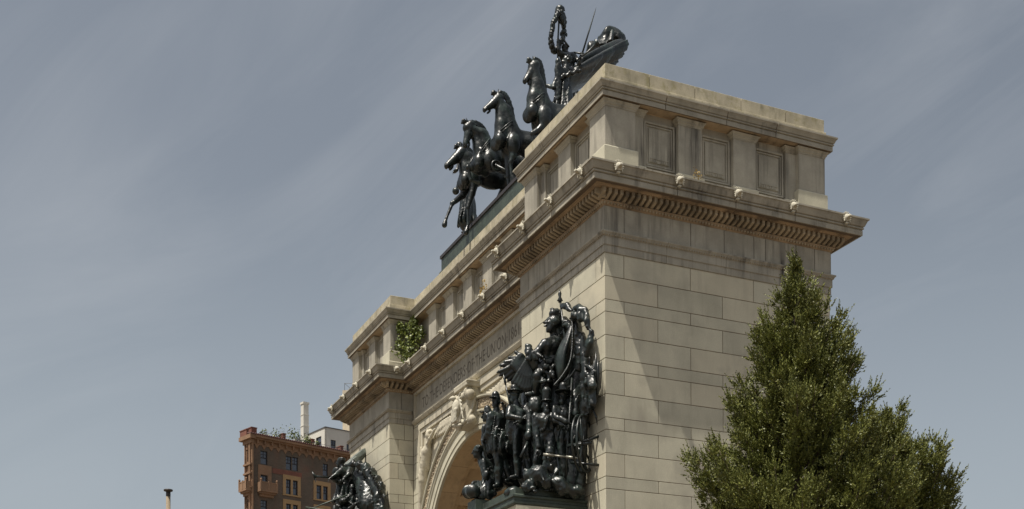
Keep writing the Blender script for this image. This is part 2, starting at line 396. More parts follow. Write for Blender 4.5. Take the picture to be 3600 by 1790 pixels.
# architrave round the piers, main cornice and its bed moulding
mb = MB()
run(mb, PLAN, [(-.05, 16.11), (.028, 16.135), (.028, 16.335), (.058, 16.345), (.058, 16.575), (.085, 16.59), (.10, 16.63), (.14, 16.675), (.14, 16.71), (.0, 16.73), (-.05, 16.73)], 2.2, 0.012, skip=(3, 4, 5, 6, 7, 8, 9))
part(mb, 'architrave', M_frieze); mb = MB()
run(mb, PLAN, [(-.05, 16.11), (.028, 16.135), (.028, 16.335), (.058, 16.345), (.058, 16.575), (.085, 16.59), (.10, 16.63), (.14, 16.675), (.14, 16.71), (.0, 16.73), (-.05, 16.73)], 2.2, 0.012, skip=(0, 1, 2, 3, 9, 10, 11))
part(mb, 'architrave', M_frieze)
mb = MB()
run(mb, PLAN, [(-.2, 17.855), (.645, 17.855), (.66, 17.81), (.70, 17.81), (.70, 17.96), (.675, 17.965), (.675, 17.985), (.73, 18.00), (.73, 18.035), (.70, 18.04), (.70, 18.06), (.745, 18.075), (.765, 18.12), (.79, 18.18), (.82, 18.245), (.85, 18.25), (.85, 18.297), (.0, 18.42), (-.2, 18.42)], 1.93, 0.026)
filling(PLAN, [(-.2, 17.855), (.66, 17.81), (.70, 17.81), (.68, 18.05), (.745, 18.075), (.82, 18.245), (.85, 18.297), (-.2, 18.42)], 'cornice_joint')
mb2 = MB()
run(mb2, PLAN, [(-.2, 17.44), (.04, 17.44), (.06, 17.47), (.12, 17.53), (.13, 17.56), (.10, 17.565), (.10, 17.79), (.42, 17.79), (.44, 17.815), (.50, 17.825), (.50, 17.85), (.64, 17.852), (.64, 17.854), (-.2, 17.854)], 1.93, 0.012)
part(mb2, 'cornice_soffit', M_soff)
mb2 = MB(); run(mb2, PLAN, [(.0, 17.575), (.106, 17.575), (.106, 17.788), (.0, 17.788)], 1.93, .01); part(mb2, 'slot_shade_strip', M_slotshade)  # strip behind the fins, with the slots' shade put into its colour
part(mb, 'cornice', M_mould)
# modillion fins and egg row
mb = MB(); me_ = MB()
for i, (P, T, N, Ln, s0, s1) in enumerate(E_):
    if i in (1, 5, 6) or i in mids and N[1] > 0: continue
    mb = MB(); me_ = MB()
    a = -s0 * 0.30; b = Ln + s1 * 0.30; n = int((b - a) / 0.184); st = (b - a) / n
    o3 = lambda s, o, z: (P[0] + T[0] * s + N[0] * o, P[1] + T[1] * s + N[1] * o, z)
    for k in range(n):
        s_ = a + st * (k + 0.5); w = 0.046
        prof = [(.09, 17.57), (.17, 17.575), (.385, 17.645), (.405, 17.67), (.405, 17.785), (.09, 17.785)]
        va = [o3(s_ - w, o, z) for o, z in prof]; vb = [o3(s_ + w, o, z) for o, z in prof]
        mb.add(va + vb, [(q, (q + 1) % 6, 6 + (q + 1) % 6, 6 + q) for q in range(6)] + [(5, 4, 3, 2, 1, 0), (6, 7, 8, 9, 10, 11)])
    a = -s0 * .1; b = Ln + s1 * .1; n = int((b - a) / 0.105)
    for k in range(n):
        s_ = a + (b - a) * (k + 0.5) / n; me_.ell(o3(s_, .095, 17.50), (.036, .036, .045), 6, 4)
    if i not in mids:
        a, b = -s0 * .1, Ln + s1 * .1; n = int((b - a) / 0.085)
        for k in range(n):
            s_ = a + (b - a) * (k + 0.5) / n; c = o3(s_, 0.105, 16.60); me_.ell(c, (.022, .022, .022), 6, 3)
    part(mb, 'modillion_row', M_fin); part(me_, 'egg_moulding', M_fin, True)

# lion-head waterspouts: one carved head, copied along the cornice
def lion_mesh():
    s = SD(0.016, 0.03, 3)
    Y = -1.0
    s.ell((0, -.08, .03), (.10, .10, .11)).boxx((0, -.16, .02), (.05, .10, .045), rd=.03)
    for k in range(11):
        a = math.pi * (-.12 + 1.24 * k / 10); s.cone((.08 * math.cos(a), -.03, .03 + .09 * math.sin(a)), (.15 * math.cos(a), -.09, .05 + .165 * math.sin(a)), .035, .014, k=0.01)
    for q in (-1, 1): s.ell((.04 * q, -.15, .075), (.024, .03, .016), k=.01); s.ell((.045 * q, -.185, .055), (.014, .018, .012), sub=True, k=.004); s.cone((.09 * q, -.06, -.02), (.11 * q, -.10, -.10), .035, .015, k=.01)
    s.boxx((0, -.05, -.13), (.05, .05, .03), rd=.02); s.boxx((0, -.17, -.09), (.042, .075, .10), rd=.02, sub=True, k=.006)
    return s.mesh('lion_head', M_lion)
lion = lion_mesh(); lions = []
def place_lion(x, y, z, ang, first=[True]):
    if first[0]: o = lion; first[0] = False; o.location = (x, y, z); put(o, arch)
    else: o = lion.copy(); col.objects.link(o); o.parent = None; o.location = (x, y, z); put(o, arch)
    o.rotation_euler = (R(RNG.uniform(-3, 3)), 0, ang); lions.append(o)
o_l = .76; zl = 18.15
for y in (0.0, 1.97, 3.94, 5.91, 7.88): place_lion(o_l, y, zl, R(90))
for x in (0.13, -1.79, -3.72, -5.66): place_lion(x, -o_l, zl, 0)
for x in (-7.4, -9.33, -11.26, -13.2, -15.15, -17.05): place_lion(x, RC - o_l, zl, 0)
for x in (-18.85, -20.75, -22.66, -24.58): place_lion(x, -o_l, zl, 0)
place_lion(-W + A + o_l, 0.05, zl, R(90))

# ---- attic
mb = MB(); OW = -.35
def inset(plan, o): 
    ed = edges(plan); out = []
    for i in range(len(plan)):
        N0 = ed[i - 1][2]; N1 = ed[i][2]; out.append((plan[i][0] + (N0[0] + N1[0]) * o, plan[i][1] + (N0[1] + N1[1]) * o))
    return out
run(mb, PLAN, [(-.9, 18.35), (OW, 18.35), (OW, 20.62), (-.9, 20.62)], 2.4, 0.01)
part(mb, 'attic_wall', M_frieze)
mb = MB()
run(mb, PLAN, [(-.5, 18.35), (.0, 18.35), (.0, 18.74), (-.03, 18.77), (-.5, 18.77)], 2.3, 0.012)
part(mb, 'attic_base', M_wall)
mp_ = MB(); mcap = MB(); mpl = MB(); mpan = MB()
def rect(P, T, N, a, b, o, dep=0.5):
    f = lambda s, q: (P[0] + T[0] * s + N[0] * q, P[1] + T[1] * s + N[1] * q)
    return [f(a, o), f(b, o), f(b, o - dep), f(a, o - dep)]
def pier(P, T, N, a, b, o, base=0.0, dep=0.5):
    pl = rect(P, T, N, a, b, o, dep)
    mp_ = MB(); mcap = MB(); mpl = MB(); run(mp_, pl, [(-.02, 18.77), (0, 18.77), (0, 20.38), (-.02, 20.38)])
    run(mcap, pl, [(-.1, 20.36), (.015, 20.36), (.02, 20.40), (.05, 20.43), (.06, 20.47), (.095, 20.51), (.11, 20.53), (-.1, 20.53)])
    run(mpl, pl, [(-.1, 18.765), (.06, 18.765), (.06, 18.90 + base), (.045, 18.925 + base), (0, 18.935 + base), (-.1, 18.935 + base)])
    pil = part(mp_, 'pilaster', M_frieze); part(mcap, 'capital', M_mould, par=pil); part(mpl, 'plinth', M_wall, par=pil)
def panel(P, T, N, a, b):
    mpan = MB()
    o3 = lambda s, o, z: np.array([P[0] + T[0] * s + N[0] * o, P[1] + T[1] * s + N[1] * o, z]); T3 = np.array([*T, 0]); N3 = np.array([*N, 0])
    def frame(m, a_, b_, z0, z1, w, o0, o1):
        m.obox(o3(a_, o0, z0), T3 * (b_ - a_), ZZ * w, N3 * (o1 - o0)); m.obox(o3(a_, o0, z1 - w), T3 * (b_ - a_), ZZ * w, N3 * (o1 - o0))
        m.obox(o3(a_, o0, z0 + w), T3 * w, ZZ * (z1 - z0 - 2 * w), N3 * (o1 - o0)); m.obox(o3(b_ - w, o0, z0 + w), T3 * w, ZZ * (z1 - z0 - 2 * w), N3 * (o1 - o0))
    frame(mpan, a + .05, b - .05, 18.98, 20.32, .05, OW - .01, OW + .06)
    frame(mpan, a + .13, b - .13, 19.06, 20.24, .035, OW - .01, OW + .035)
    mpan.obox(o3(a + .22, OW - .01, 19.16), T3 * (b - a - .44), ZZ * .98, N3 * .045)
    w = (b - a - .52)
    for q in (0, .55):      # guttae drops cut along the foot of each panel
        for k in range(4): mpan.obox(o3(a + .26 + w * (q + .10 * k), OW + .034, 19.18), T3 * w * .06, ZZ * .07, N3 * .02)
    mpan.obox(o3(a + .26, OW + .034, 19.26), T3 * w, ZZ * .025, N3 * .02)
    part(mpan, 'attic_panel', M_frieze)
def attic_face(i, items):
    P, T, N, Ln, s0, s1 = E_[i]
    for kind, a, b in items:
        if kind == 'C':
            if i in (1, 11) and (a if i == 1 else Ln - b) < .2: continue
            pier(P, T, N, a, b, -.09, .30, .93 if i == 0 else .5)
        if kind == 'H': pier(P, T, N, a, b, -.24)
        if kind == 'P': pier(P, T, N, a, b, -.16)
        if kind == 'B': panel(P, T, N, a, b)
SIDE = [('C', .09, 1.07), ('H', 1.07, 1.43), ('B', 1.43, 2.56), ('P', 2.56, 3.36), ('B', 3.36, 4.48), ('P', 4.48, 5.28), ('B', 5.28, 6.44), ('H', 6.44, 6.82), ('C', 6.82, D - .09)]
PF = [('C', .09, 1.02), ('H', 1.02, 1.32), ('B', 1.32, 2.38), ('P', 2.38, 3.20), ('B', 3.20, 4.26), ('H', 4.26, 4.56), ('C', 4.56, A - .09)]
MF = []
c = [k * 1.9 - 4.75 for k in range(6)]
for k in c: MF.append(('P', 6.62 + k - .42, 6.62 + k + .42))
for k in c[:-1]: MF.append(('B', 6.62 + k + .44, 6.62 + k + 1.46))
for i, e_ in enumerate(E_):
    Ln = e_[3]
    if i == 6: continue
    if Ln > 12: attic_face(i, MF)
    elif Ln > 7: attic_face(i, SIDE)
    elif Ln > 5: attic_face(i, PF)
    else: attic_face(i, [('C', 0.0, Ln - 0.0)] if False else [])
    if Ln < 2:      # short returns of the end blocks: plain face flush with the corner piers
        P, T, N = e_[0], e_[1], e_[2]
        pl = rect(P, T, N, (.12 if e_[4] > 0 else -.3), Ln + (-.12 if e_[5] > 0 else .3), -.095, .6)
        mp_ = MB(); mcap = MB(); mpl = MB(); run(mp_, pl, [(-.02, 18.77), (0, 18.77), (0, 20.38), (-.02, 20.38)])
        run(mcap, pl, [(-.1, 20.37), (.015, 20.37), (.02, 20.405), (.05, 20.435), (.06, 20.475), (.095, 20.51), (.11, 20.525), (-.1, 20.525)])
        run(mpl, pl, [(-.1, 18.77), (.057, 18.77), (.057, 19.195), (.04, 19.222), (0, 19.23), (-.1, 19.23)])
        pil = part(mp_, 'corner_block', M_frieze); part(mcap, 'capital', M_mould, par=pil); part(mpl, 'plinth', M_wall, par=pil)
mb = MB()
run(mb, PLAN, [(-.2, 20.572), (.062, 20.572), (.075, 20.555), (.085, 20.555), (.085, 20.69), (.06, 20.70), (.06, 20.715), (.115, 20.725), (.115, 20.755), (.09, 20.76), (.09, 20.775), (.125, 20.79), (.15, 20.85), (.18, 20.895), (.20, 20.91), (.20, 20.955), (-.05, 21.035), (-.2, 21.035)], 1.95, 0.028)
filling(PLAN, [(-.2, 20.56), (.085, 20.555), (.085, 20.69), (.10, 20.75), (.125, 20.79), (.2, 20.91), (.2, 20.955), (-.2, 21.03)], 'attic_cornice_joint')
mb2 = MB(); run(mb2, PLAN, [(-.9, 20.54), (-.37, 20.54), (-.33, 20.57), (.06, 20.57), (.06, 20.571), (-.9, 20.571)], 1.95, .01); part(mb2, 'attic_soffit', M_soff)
part(mb, 'attic_cornice', M_mould)
mb = MB()
run(mb, PLAN, [(-.9, 21.03), (-.055, 21.03), (-.055, 21.17), (-.06, 21.178), (-.9, 21.178)], 1.3, 0.016)
run(mb, PLAN, [(-.9, 21.185), (-.10, 21.185), (-.10, 21.57), (-.11, 21.58), (-.9, 21.58)], 1.75, 0.024)
part(mb, 'coping', M_cop); filling(PLAN, [(-.9, 21.0), (-.11, 21.0), (-.11, 21.57), (-.9, 21.57)], 'coping_joint')
mb = MB(); 
for x0, x1, y0, y1 in ((-A + .5, -.5, .5, D - .5), (-W + .5, -W + A - .5, .5, D - .5), (-W + A - .6, -A + .6, RC + .5, D - RC - .5)): mb.box(x0, x1, y0, y1, 17.6, 21.2)
part(mb, 'roof', M_frieze)

# inscription panel in the recessed middle
mb = MB(); xl, xr = -W + A + .18, -A - .18; z0, z1 = 16.25, 17.43
mb.box(-W + A + .0, -A, RC + .03, RC + .2, 16.24, 17.45); part(mb, 'inscription_slab', M_frieze)
mb = MB()
for (a, b, c_, d_) in ((xl, xr, z0, z0 + .11), (xl, xr, z1 - .10, z1), (xl, xl + .11, z0 + .11, z1 - .10), (xr - .11, xr, z0 + .11, z1 - .10)):
    mb.box(a, b, RC - .06, RC + .04, c_, d_)
mb.box(xl, xr, RC - .085, RC - .06, z0, z0 + .045)
run(mb, [(xl + .01, RC - 0.03), (xr - .01, RC - 0.03), (xr - .01, RC + 0.1), (xl + .01, RC + 0.1)], [(-.02, 16.10), (.02, 16.10), (.07, 16.16), (.10, 16.22), (.10, 16.245), (-.02, 16.245)], 2.4)
part(mb, 'inscription_frame', M_carve)
fc = bpy.data.curves.new('inscription', 'FONT'); fc.body = 'TO\u00b7THE\u00b7DEFENDERS\u00b7OF\u00b7THE\u00b7UNION\u00b71861-1865'; fc.size = 0.56; fc.extrude = 0.003; fc.space_character = 1.06; fc.offset = 0.0
fo = bpy.data.objects.new('inscription', fc); col.objects.link(fo); bpy.context.view_layer.update()
full_ = fc.body; fc.body = full_[:-5]; bpy.context.view_layer.update(); dg = bpy.context.evaluated_depsgraph_get(); me = bpy.data.meshes.new_from_object(fo.evaluated_get(dg)); xs_ = [v.co.x for v in me.vertices]; w61 = max(xs_) - min(xs_)
fc.body = full_; bpy.context.view_layer.update(); dg = bpy.context.evaluated_depsgraph_get(); me = bpy.data.meshes.new_from_object(fo.evaluated_get(dg)); bpy.data.objects.remove(fo)
co = np.empty(len(me.vertices) * 3); me.vertices.foreach_get('co', co); co = co.reshape(-1, 3); sx = 9.63 / w61; co[:, 0] = (co[:, 0] - co[:, 0].min()) * sx
co[:, 1] = co[:, 1] * (0.43 / co[:, 1].max())
new = np.stack([-17.8 + co[:, 0], np.full(len(co), RC + .030) - co[:, 2] - 0.002, 16.60 + co[:, 1]], 1); me.vertices.foreach_set('co', new.ravel()); me.update()
me.materials.clear(); me.materials.append(M_letter); o = bpy.data.objects.new('inscription_lettering', me); col.objects.link(o); put(o, arch)

# archivolt, intrados and coffered vault
def ring(mb, prof, a0=0, a1=180, split=9, gap=0.006, steps=4, zc=ZS):
    n = len(prof); cuts = np.linspace(R(a0), R(a1), max(1, int((a1 - a0) / split)) + 1)
    for A0, A1 in zip(cuts[:-1], cuts[1:]):
        g = gap / RI / 2; vs = []
        for q in range(steps + 1):
            a = A0 + g + (A1 - A0 - 2 * g) * q / steps
            vs += [(XC + r * math.cos(a), y, zc + r * math.sin(a)) for r, y in prof]
        fs = [(q * n + k, q * n + (k + 1) % n, (q + 1) * n + (k + 1) % n, (q + 1) * n + k) for q in range(steps) for k in range(n)]
        mb.add(vs, fs + [tuple(range(n))[::-1], tuple(steps * n + k for k in range(n))])
mb = MB()
ring(mb, [(5.10, RC + .095), (5.10, RC - .02), (5.30, RC - .02), (5.30, RC - .05), (5.33, RC - .05), (5.33, RC - .03), (5.62, RC - .03), (5.64, RC - .07), (5.72, RC - .09), (5.74, RC - .12), (5.80, RC - .12), (5.80, RC + .3), (5.14, RC + .3), (5.14, RC + .095)])
ring(mb, [(6.22, RC + .3), (6.22, RC - .10), (6.26, RC - .13), (6.31, RC - .13), (6.31, RC + .3)], split=12)
part(mb, 'archivolt', M_wall)
mb = MB(); ring(mb, [(5.79, RC + .2), (5.79, RC - .04), (6.23, RC - .04), (6.23, RC + .2)], split=180, steps=60)
for k in range(420):
    a = math.pi * (k + .5) / 420; rr = 6.01 + .15 * math.sin(k * 2.4) + .03 * math.sin(k * 7.1)
    mb.ell((XC + rr * math.cos(a), RC - .04, ZS + rr * math.sin(a)), (.055, .035, .03) if k % 2 else (.03, .045, .06), 6, 4)
part(mb, 'leaf_band', M_fin, True)
mb = MB()
ring(mb, [(5.10, RC + .1), (5.10, RC + .80), (5.5, RC + .80), (5.5, RC + .1)], split=15, steps=6, gap=.012)
ring(mb, [(5.18, RC + .80), (5.18, RC + .97), (5.5, RC + .97), (5.5, RC + .80)], split=180, steps=60)
ring(mb, [(5.44, RC + .95), (5.44, D - RC - 1.3), (5.6, D - RC - 1.3), (5.6, RC + .95)], split=180, steps=60)
ring(mb, [(5.10, D - RC - 1.3), (5.10, D - RC), (5.5, D - RC), (5.5, D - RC - 1.3)], split=15, steps=6, gap=.012)
for k in range(9):      # ribs between coffers
    a0 = 20 * k + 7
    if k < 9: ring(mb, [(5.2, RC + .98), (5.2, D - RC - 1.32), (5.45, D - RC - 1.32), (5.45, RC + .98)], a0=a0 + 10, a1=a0 + 14.5, split=6, steps=3, gap=0) if a0 + 14.5 < 180 else None
for q in (0, 1, 2, 3):
    yy = RC + .98 + q * 1.48
    if q: ring(mb, [(5.2, yy - .20), (5.2, yy), (5.45, yy), (5.45, yy - .20)], split=180, steps=60)
for yy0 in (RC + .98, RC + 2.91, RC + 4.39 - .25):
    for k in range(9):
        a0 = R(20 * k + 1.5 + 0.0); a1 = R(20 * k + 17)
        for j in range(3):      # stepped coffer sides
            pass
part(mb, 'soffit', M_warm)
ros = MB()
for j in range(12):
    a = 2 * math.pi * j / 12; ros.ell((.21 * math.cos(a), .21 * math.sin(a), .03), (.13, .05, .035), 6, 4, rot=np.array(Matrix.Rotation(a, 3, 'Z')))
for j in range(8):
    a = 2 * math.pi * (j + .5) / 8; ros.ell((.10 * math.cos(a), .10 * math.sin(a), .06), (.09, .045, .035), 6, 4, rot=np.array(Matrix.Rotation(a, 3, 'Z')))
ros.ell((0, 0, .09), (.055, .055, .05)); 
for j in range(36):
    a0 = 2 * math.pi * j / 36; ros.ell((.42 * math.cos(a0), .42 * math.sin(a0), 0.0), (.05, .05, .035), 6, 4)
r0 = None
for k in range(8):
    am = R(20 * k + 19.2 + 0.0)
    for q in range(3):
        yy = RC + .98 + 1.48 * q + .64
        if r0 is None: r0 = ros.build('rosette', M_warm, None, True); o = r0
        else: o = r0.copy(); col.objects.link(o); o.parent = None
        o.location = (XC + 5.42 * math.cos(am), yy, ZS + 5.42 * math.sin(am)); put(o, arch)
        zax = Vector((-math.cos(am), 0, -math.sin(am))); yax = Vector((0, 1, 0)); xax = yax.cross(zax)
        o.rotation_euler = Matrix((xax, yax, zax)).transposed().to_euler()
mb = MB()       # jambs below the springing, with impost
for s_ in (-1, 1):
    xa, xb = sorted((XC + s_ * 5.1, XC + s_ * 6.0)); mb.box(xa, xb, RC - .0, D - RC, 0, 8.6)
    xa, xb = sorted((XC + s_ * 5.0, XC + s_ * 6.2)); mb.box(xa, xb, RC - .1, D - RC + .1, 8.6, 9.1)
    part(mb, 'jamb', M_wall); mb = MB()
# spandrel frames and sunk spandrel ground
mb = MB(); mg = MB(); zt = 15.98
for s_ in (-1, 1):
    def bx(x0, x1, y0, y1, z0_, z1_):
        xa, xb = sorted((XC + s_ * x0, XC + s_ * x1)); mb.box(xa, xb, y0, y1, z0_, z1_)
    bx(5.98, 5.80, RC - .03, RC + .13, 0, zt - .22)    # frame beside
    bx(5.80, 5.60, RC + .015, RC + .13, 9.1, zt - .42)
    bx(.55, 5.98, RC - .03, RC + .13, zt - .22, zt)
    bx(.55, 5.80, RC + .015, RC + .13, zt - .42, zt - .22)
part(mb, 'spandrel_frame', M_carve)
mg.box(-W + A + .5, -A - .5, RC + .11, RC + .17, 9.1, 15.9)
# hole for the opening: split ground into strips outside the ring
mg = MB(); n = 64
vs = []
for k in range(n + 1):
    a = math.pi * k / n; vs += [(XC + 5.8 * math.cos(a), RC + .10, ZS + 5.8 * math.sin(a)), (XC + 5.98 - 11.96 * k / n, RC + .10, 15.9)]
mg.add(vs, [(2 * k, 2 * k + 1, 2 * k + 3, 2 * k + 2) for k in range(n)]); mg.add([(XC + 5.98, RC + .1, 9.1), (XC + 5.8, RC + .1, 9.1), (XC + 5.98, RC + .1, 15.9), (XC - 5.98, RC + .1, 9.1), (XC - 5.8, RC + .1, 9.1), (XC - 5.98, RC + .1, 15.9)], [(0, 2, 1), (3, 4, 5)])
part(mg, 'spandrel_ground', M_carve)

# carved keystone: console with scrolls, and an eagle with shield in front
s = SD(0.022, 0.025, 2)
kx = XC
s.boxx((kx, .92, 15.12), (.50, .30, .78), rd=.02).boxx((kx, .95, 15.83), (.62, .42, .09), rd=.015).boxx((kx, .98, 15.92), (.66, .45, .04), rd=.01)
for q in (-1, 1):
    for cy, cz, r_ in ((.70, 15.45, .24), (.80, 14.52, .20)):
        prev = None
        for t in range(22):
            a = t / 21 * 4.2 * math.pi / 1.6; rr = r_ * (1 - t / 26); p = np.array([kx + q * (.50 + .02 * t / 21), cy + rr * math.cos(a + 1.2), cz + rr * math.sin(a + 1.2)])
            if prev is not None: s.cone(prev, p, .045, k=.012)
            prev = p
    s.chain([(kx + q * .5, .93, 15.35), (kx + q * .5, .88, 15.1), (kx + q * .5, .80, 14.85), (kx + q * .5, .70, 14.7)], [.06, .06, .06, .05], k=.012)
s.cone((kx - .5, .72, 15.45), (kx + .5, .72, 15.45), .20).cone((kx - .5, .80, 14.52), (kx + .5, .80, 14.52), .16)
put(s.mesh('keystone', M_carve), arch)
s = SD(0.022, 0.03, 4)
s.ell((kx, .38, 15.0), (.20, .16, .34)).ell((kx - .05, .28, 15.38), (.09, .11, .10)).cone((kx - .08, .20, 15.40), (kx - .14, .12, 15.35), .04, .015)
for q in (-1, 1):
    for j in range(7): s.cone((kx + q * (.18 + .02 * j), .42, 15.35 - .02 * j), (kx + q * (.34 + .045 * j), .40, 15.5 - .17 * j), .05, .03, k=.01)
s.boxx((kx, .30, 14.72), (.20, .05, .26), rd=.04)
for j in range(5): s.cone((kx - .16 + .08 * j, .24, 14.94), (kx - .16 + .08 * j, .25, 14.55), .018, k=.005)
for j in range(12): s.ell((kx + RNG.uniform(-.45, .45), .48 + RNG.uniform(-.1, .15), 14.35 + RNG.uniform(-.1, .18)), (.10, .08, .07), k=.01)
put(s.mesh('keystone_eagle', M_lion, detail=.006), arch)
# relief figures in the spandrels (winged women reclining on the arch)
for q in (-1, 1):
    s = SD(0.035, 0.05, 5 + q); f = lambda dx, z, dy=0.0: (XC + q * dx, RC + .06 - dy, z)
    s.ell(f(4.55, 15.20, .12), (.17, .17, .21)).ell(f(4.55, 15.32, .10), (.22, .16, .13), fold=.02, ff=40)
    s.chain([f(4.62, 15.0, .1), f(4.85, 14.6, .12), f(5.05, 14.1, .12)], [.09, .22, .22])
    s.chain([f(5.05, 14.1, .12), f(5.25, 13.5, .14), f(5.42, 12.8, .10), f(5.52, 12.0, .06)], [.22, .20, .15, .08], fold=.03, ff=26)
    s.chain([f(5.2, 14.0, .10), f(5.5, 13.7, .12), f(5.55, 13.1, .10)], [.16, .14, .1], fold=.03, ff=26)
    s.chain([f(4.65, 14.85, .15), f(4.25, 15.0, .2), f(3.8, 15.25, .18)], [.09, .075, .05])
    s.chain([f(4.95, 14.75, .12), f(5.35, 14.5, .15), f(5.45, 14.9, .15)], [.09, .075, .05])
    for j in range(11):
        s.cone(f(4.35 - .06 * j, 15.05 + .02 * j), f(3.55 - .20 * j, 15.52 - .012 * j * j * .3 + .01 * j), .06, .035, k=.015)
    for j in range(9): s.chain([f(4.0 - .2 * j, 15.0 - .0 * j), f(3.6 - .28 * j, 15.25), f(3.0 - .28 * j, 15.42)], [.05, .05, .02], k=.02)
    put(s.mesh('relief_figure', M_carve, detail=.01), arch)

# ---- pedestals of the bronze groups
def pedestal(x0, x1):
    mb = MB(); pl = [(x1, -2.28), (x1, .1), (x0, .1), (x0, -2.28)]
    run(mb, pl, [(-.3, 0), (0, 0), (0, 9.02), (-.3, 9.02)]); run(mb, pl, [(-.3, 8.2), (.06, 8.2), (.12, 8.32), (.12, 8.42), (-.3, 8.42)])
    part(mb, 'pedestal', M_wall)
pedestal(-4.49, -1.10); pedestal(-23.3, -19.9)

# ------------------------------------------------------------------ ground
mb = MB(); mb.add([(-1500, -1500, 0), (1500, -1500, 0), (1500, 1500, 0), (-1500, 1500, 0)], [(0, 1, 2, 3)])
M_ground = mat('paved_plaza', (0.13, 0.105, 0.078), 0.9, mottle=0.2, mscale=.2, fine=.15, bump=.2, bscale=8)
tag(mb.build('ground', M_ground), kind='structure')

# ------------------------------------------------------------------ bronze: tools
def nrm(v): v = np.asarray(v, float); return v / (np.linalg.norm(v) + 1e-9)
def frame(fwd, up=ZZ):
    f = nrm(fwd); r = nrm(np.cross(f, up)); u = np.cross(r, f); return np.array([r, f, u])     # rows: right, forward, up
class Rel:
    """points of a group read off the photograph, each at its own distance D0 + dd (metres)"""
    def __init__(s, D0, ox=0, oy=0, sc_=1): s.D, s.o, s.k = D0, (ox, oy), sc_
    def __call__(s, u, v, dd=0.0): return PD(s.o[0] + u / s.k, s.o[1] + v / s.k, s.D + dd)
def head(s, c, fwd, S, up=ZZ, beard=False, hair=0.0):
    ax = frame(fwd, up); r_, f_, u_ = ax
    P = lambda a, b, d: c + (r_ * a + f_ * b + u_ * d) * S
    s.ell(P(0, -.012, .03), np.array([.077, .098, .095]) * S, ax, k=.02); s.ell(P(0, .028, -.045), np.array([.055, .062, .062]) * S, ax, k=.025)
    s.cone(P(0, .085, .022), P(0, .112, -.018), .012 * S, .018 * S, k=.012); s.ell(P(0, .082, .042), np.array([.05, .018, .012]) * S, ax, k=.012)
    for q in (-1, 1): s.ell(P(.030 * q, .098, .022), np.array([.018, .016, .012]) * S, ax, sub=True, k=.008); s.ell(P(.078 * q, -.01, .005), np.array([.012, .02, .03]) * S, ax, k=.008)
    s.ell(P(0, .080, -.05), np.array([.026, .014, .008]) * S, ax, k=.008); s.ell(P(0, .070, -.088), np.array([.024, .022, .02]) * S, ax, k=.012)
    if beard: s.ell(P(0, .06, -.095), np.array([.05, .045, .06]) * S, ax, k=.02); s.ell(P(0, .10, -.038), np.array([.035, .016, .012]) * S, ax, k=.008)
    if hair: 
        for j in range(16):
            a = 2 * math.pi * j / 16; s.ell(P(.07 * math.cos(a), -.03 + .07 * math.sin(a), .05 + .04 * (j % 2)), np.array([hair] * 3) * S, k=.012)
        s.ell(P(0, -.03, .08), np.array([.07, .08, .06]) * S, ax, k=.02)
def hand(s, wr, ha, S, curl=0.5, side=1, up=ZZ):
    d = nrm(ha - wr); n = nrm(np.cross(d, up)); b = np.cross(n, d)
    s.ell(ha, np.array([.040, .045, .018]) * S, np.array([n, d, b]), k=.012)
    for j, (o, l) in enumerate(((-.030, .060), (-.010, .072), (.011, .068), (.030, .052))):
        a = ha + (n * o + d * .035) * S; m = a + (d * l * .55 - b * curl * l * .35) * S; e_ = m + (d * l * .45 * (1 - curl) - b * curl * l * .8) * S
        s.chain([a, m, e_], [.011 * S, .010 * S, .008 * S], k=.004)
    t = ha + (n * -.035 * side - d * .02) * S; s.chain([t, t + (n * -.03 * side + d * .03) * S, t + (n * -.03 * side + d * .06 - b * .02) * S], [.013 * S, .012 * S, .009 * S], k=.005)
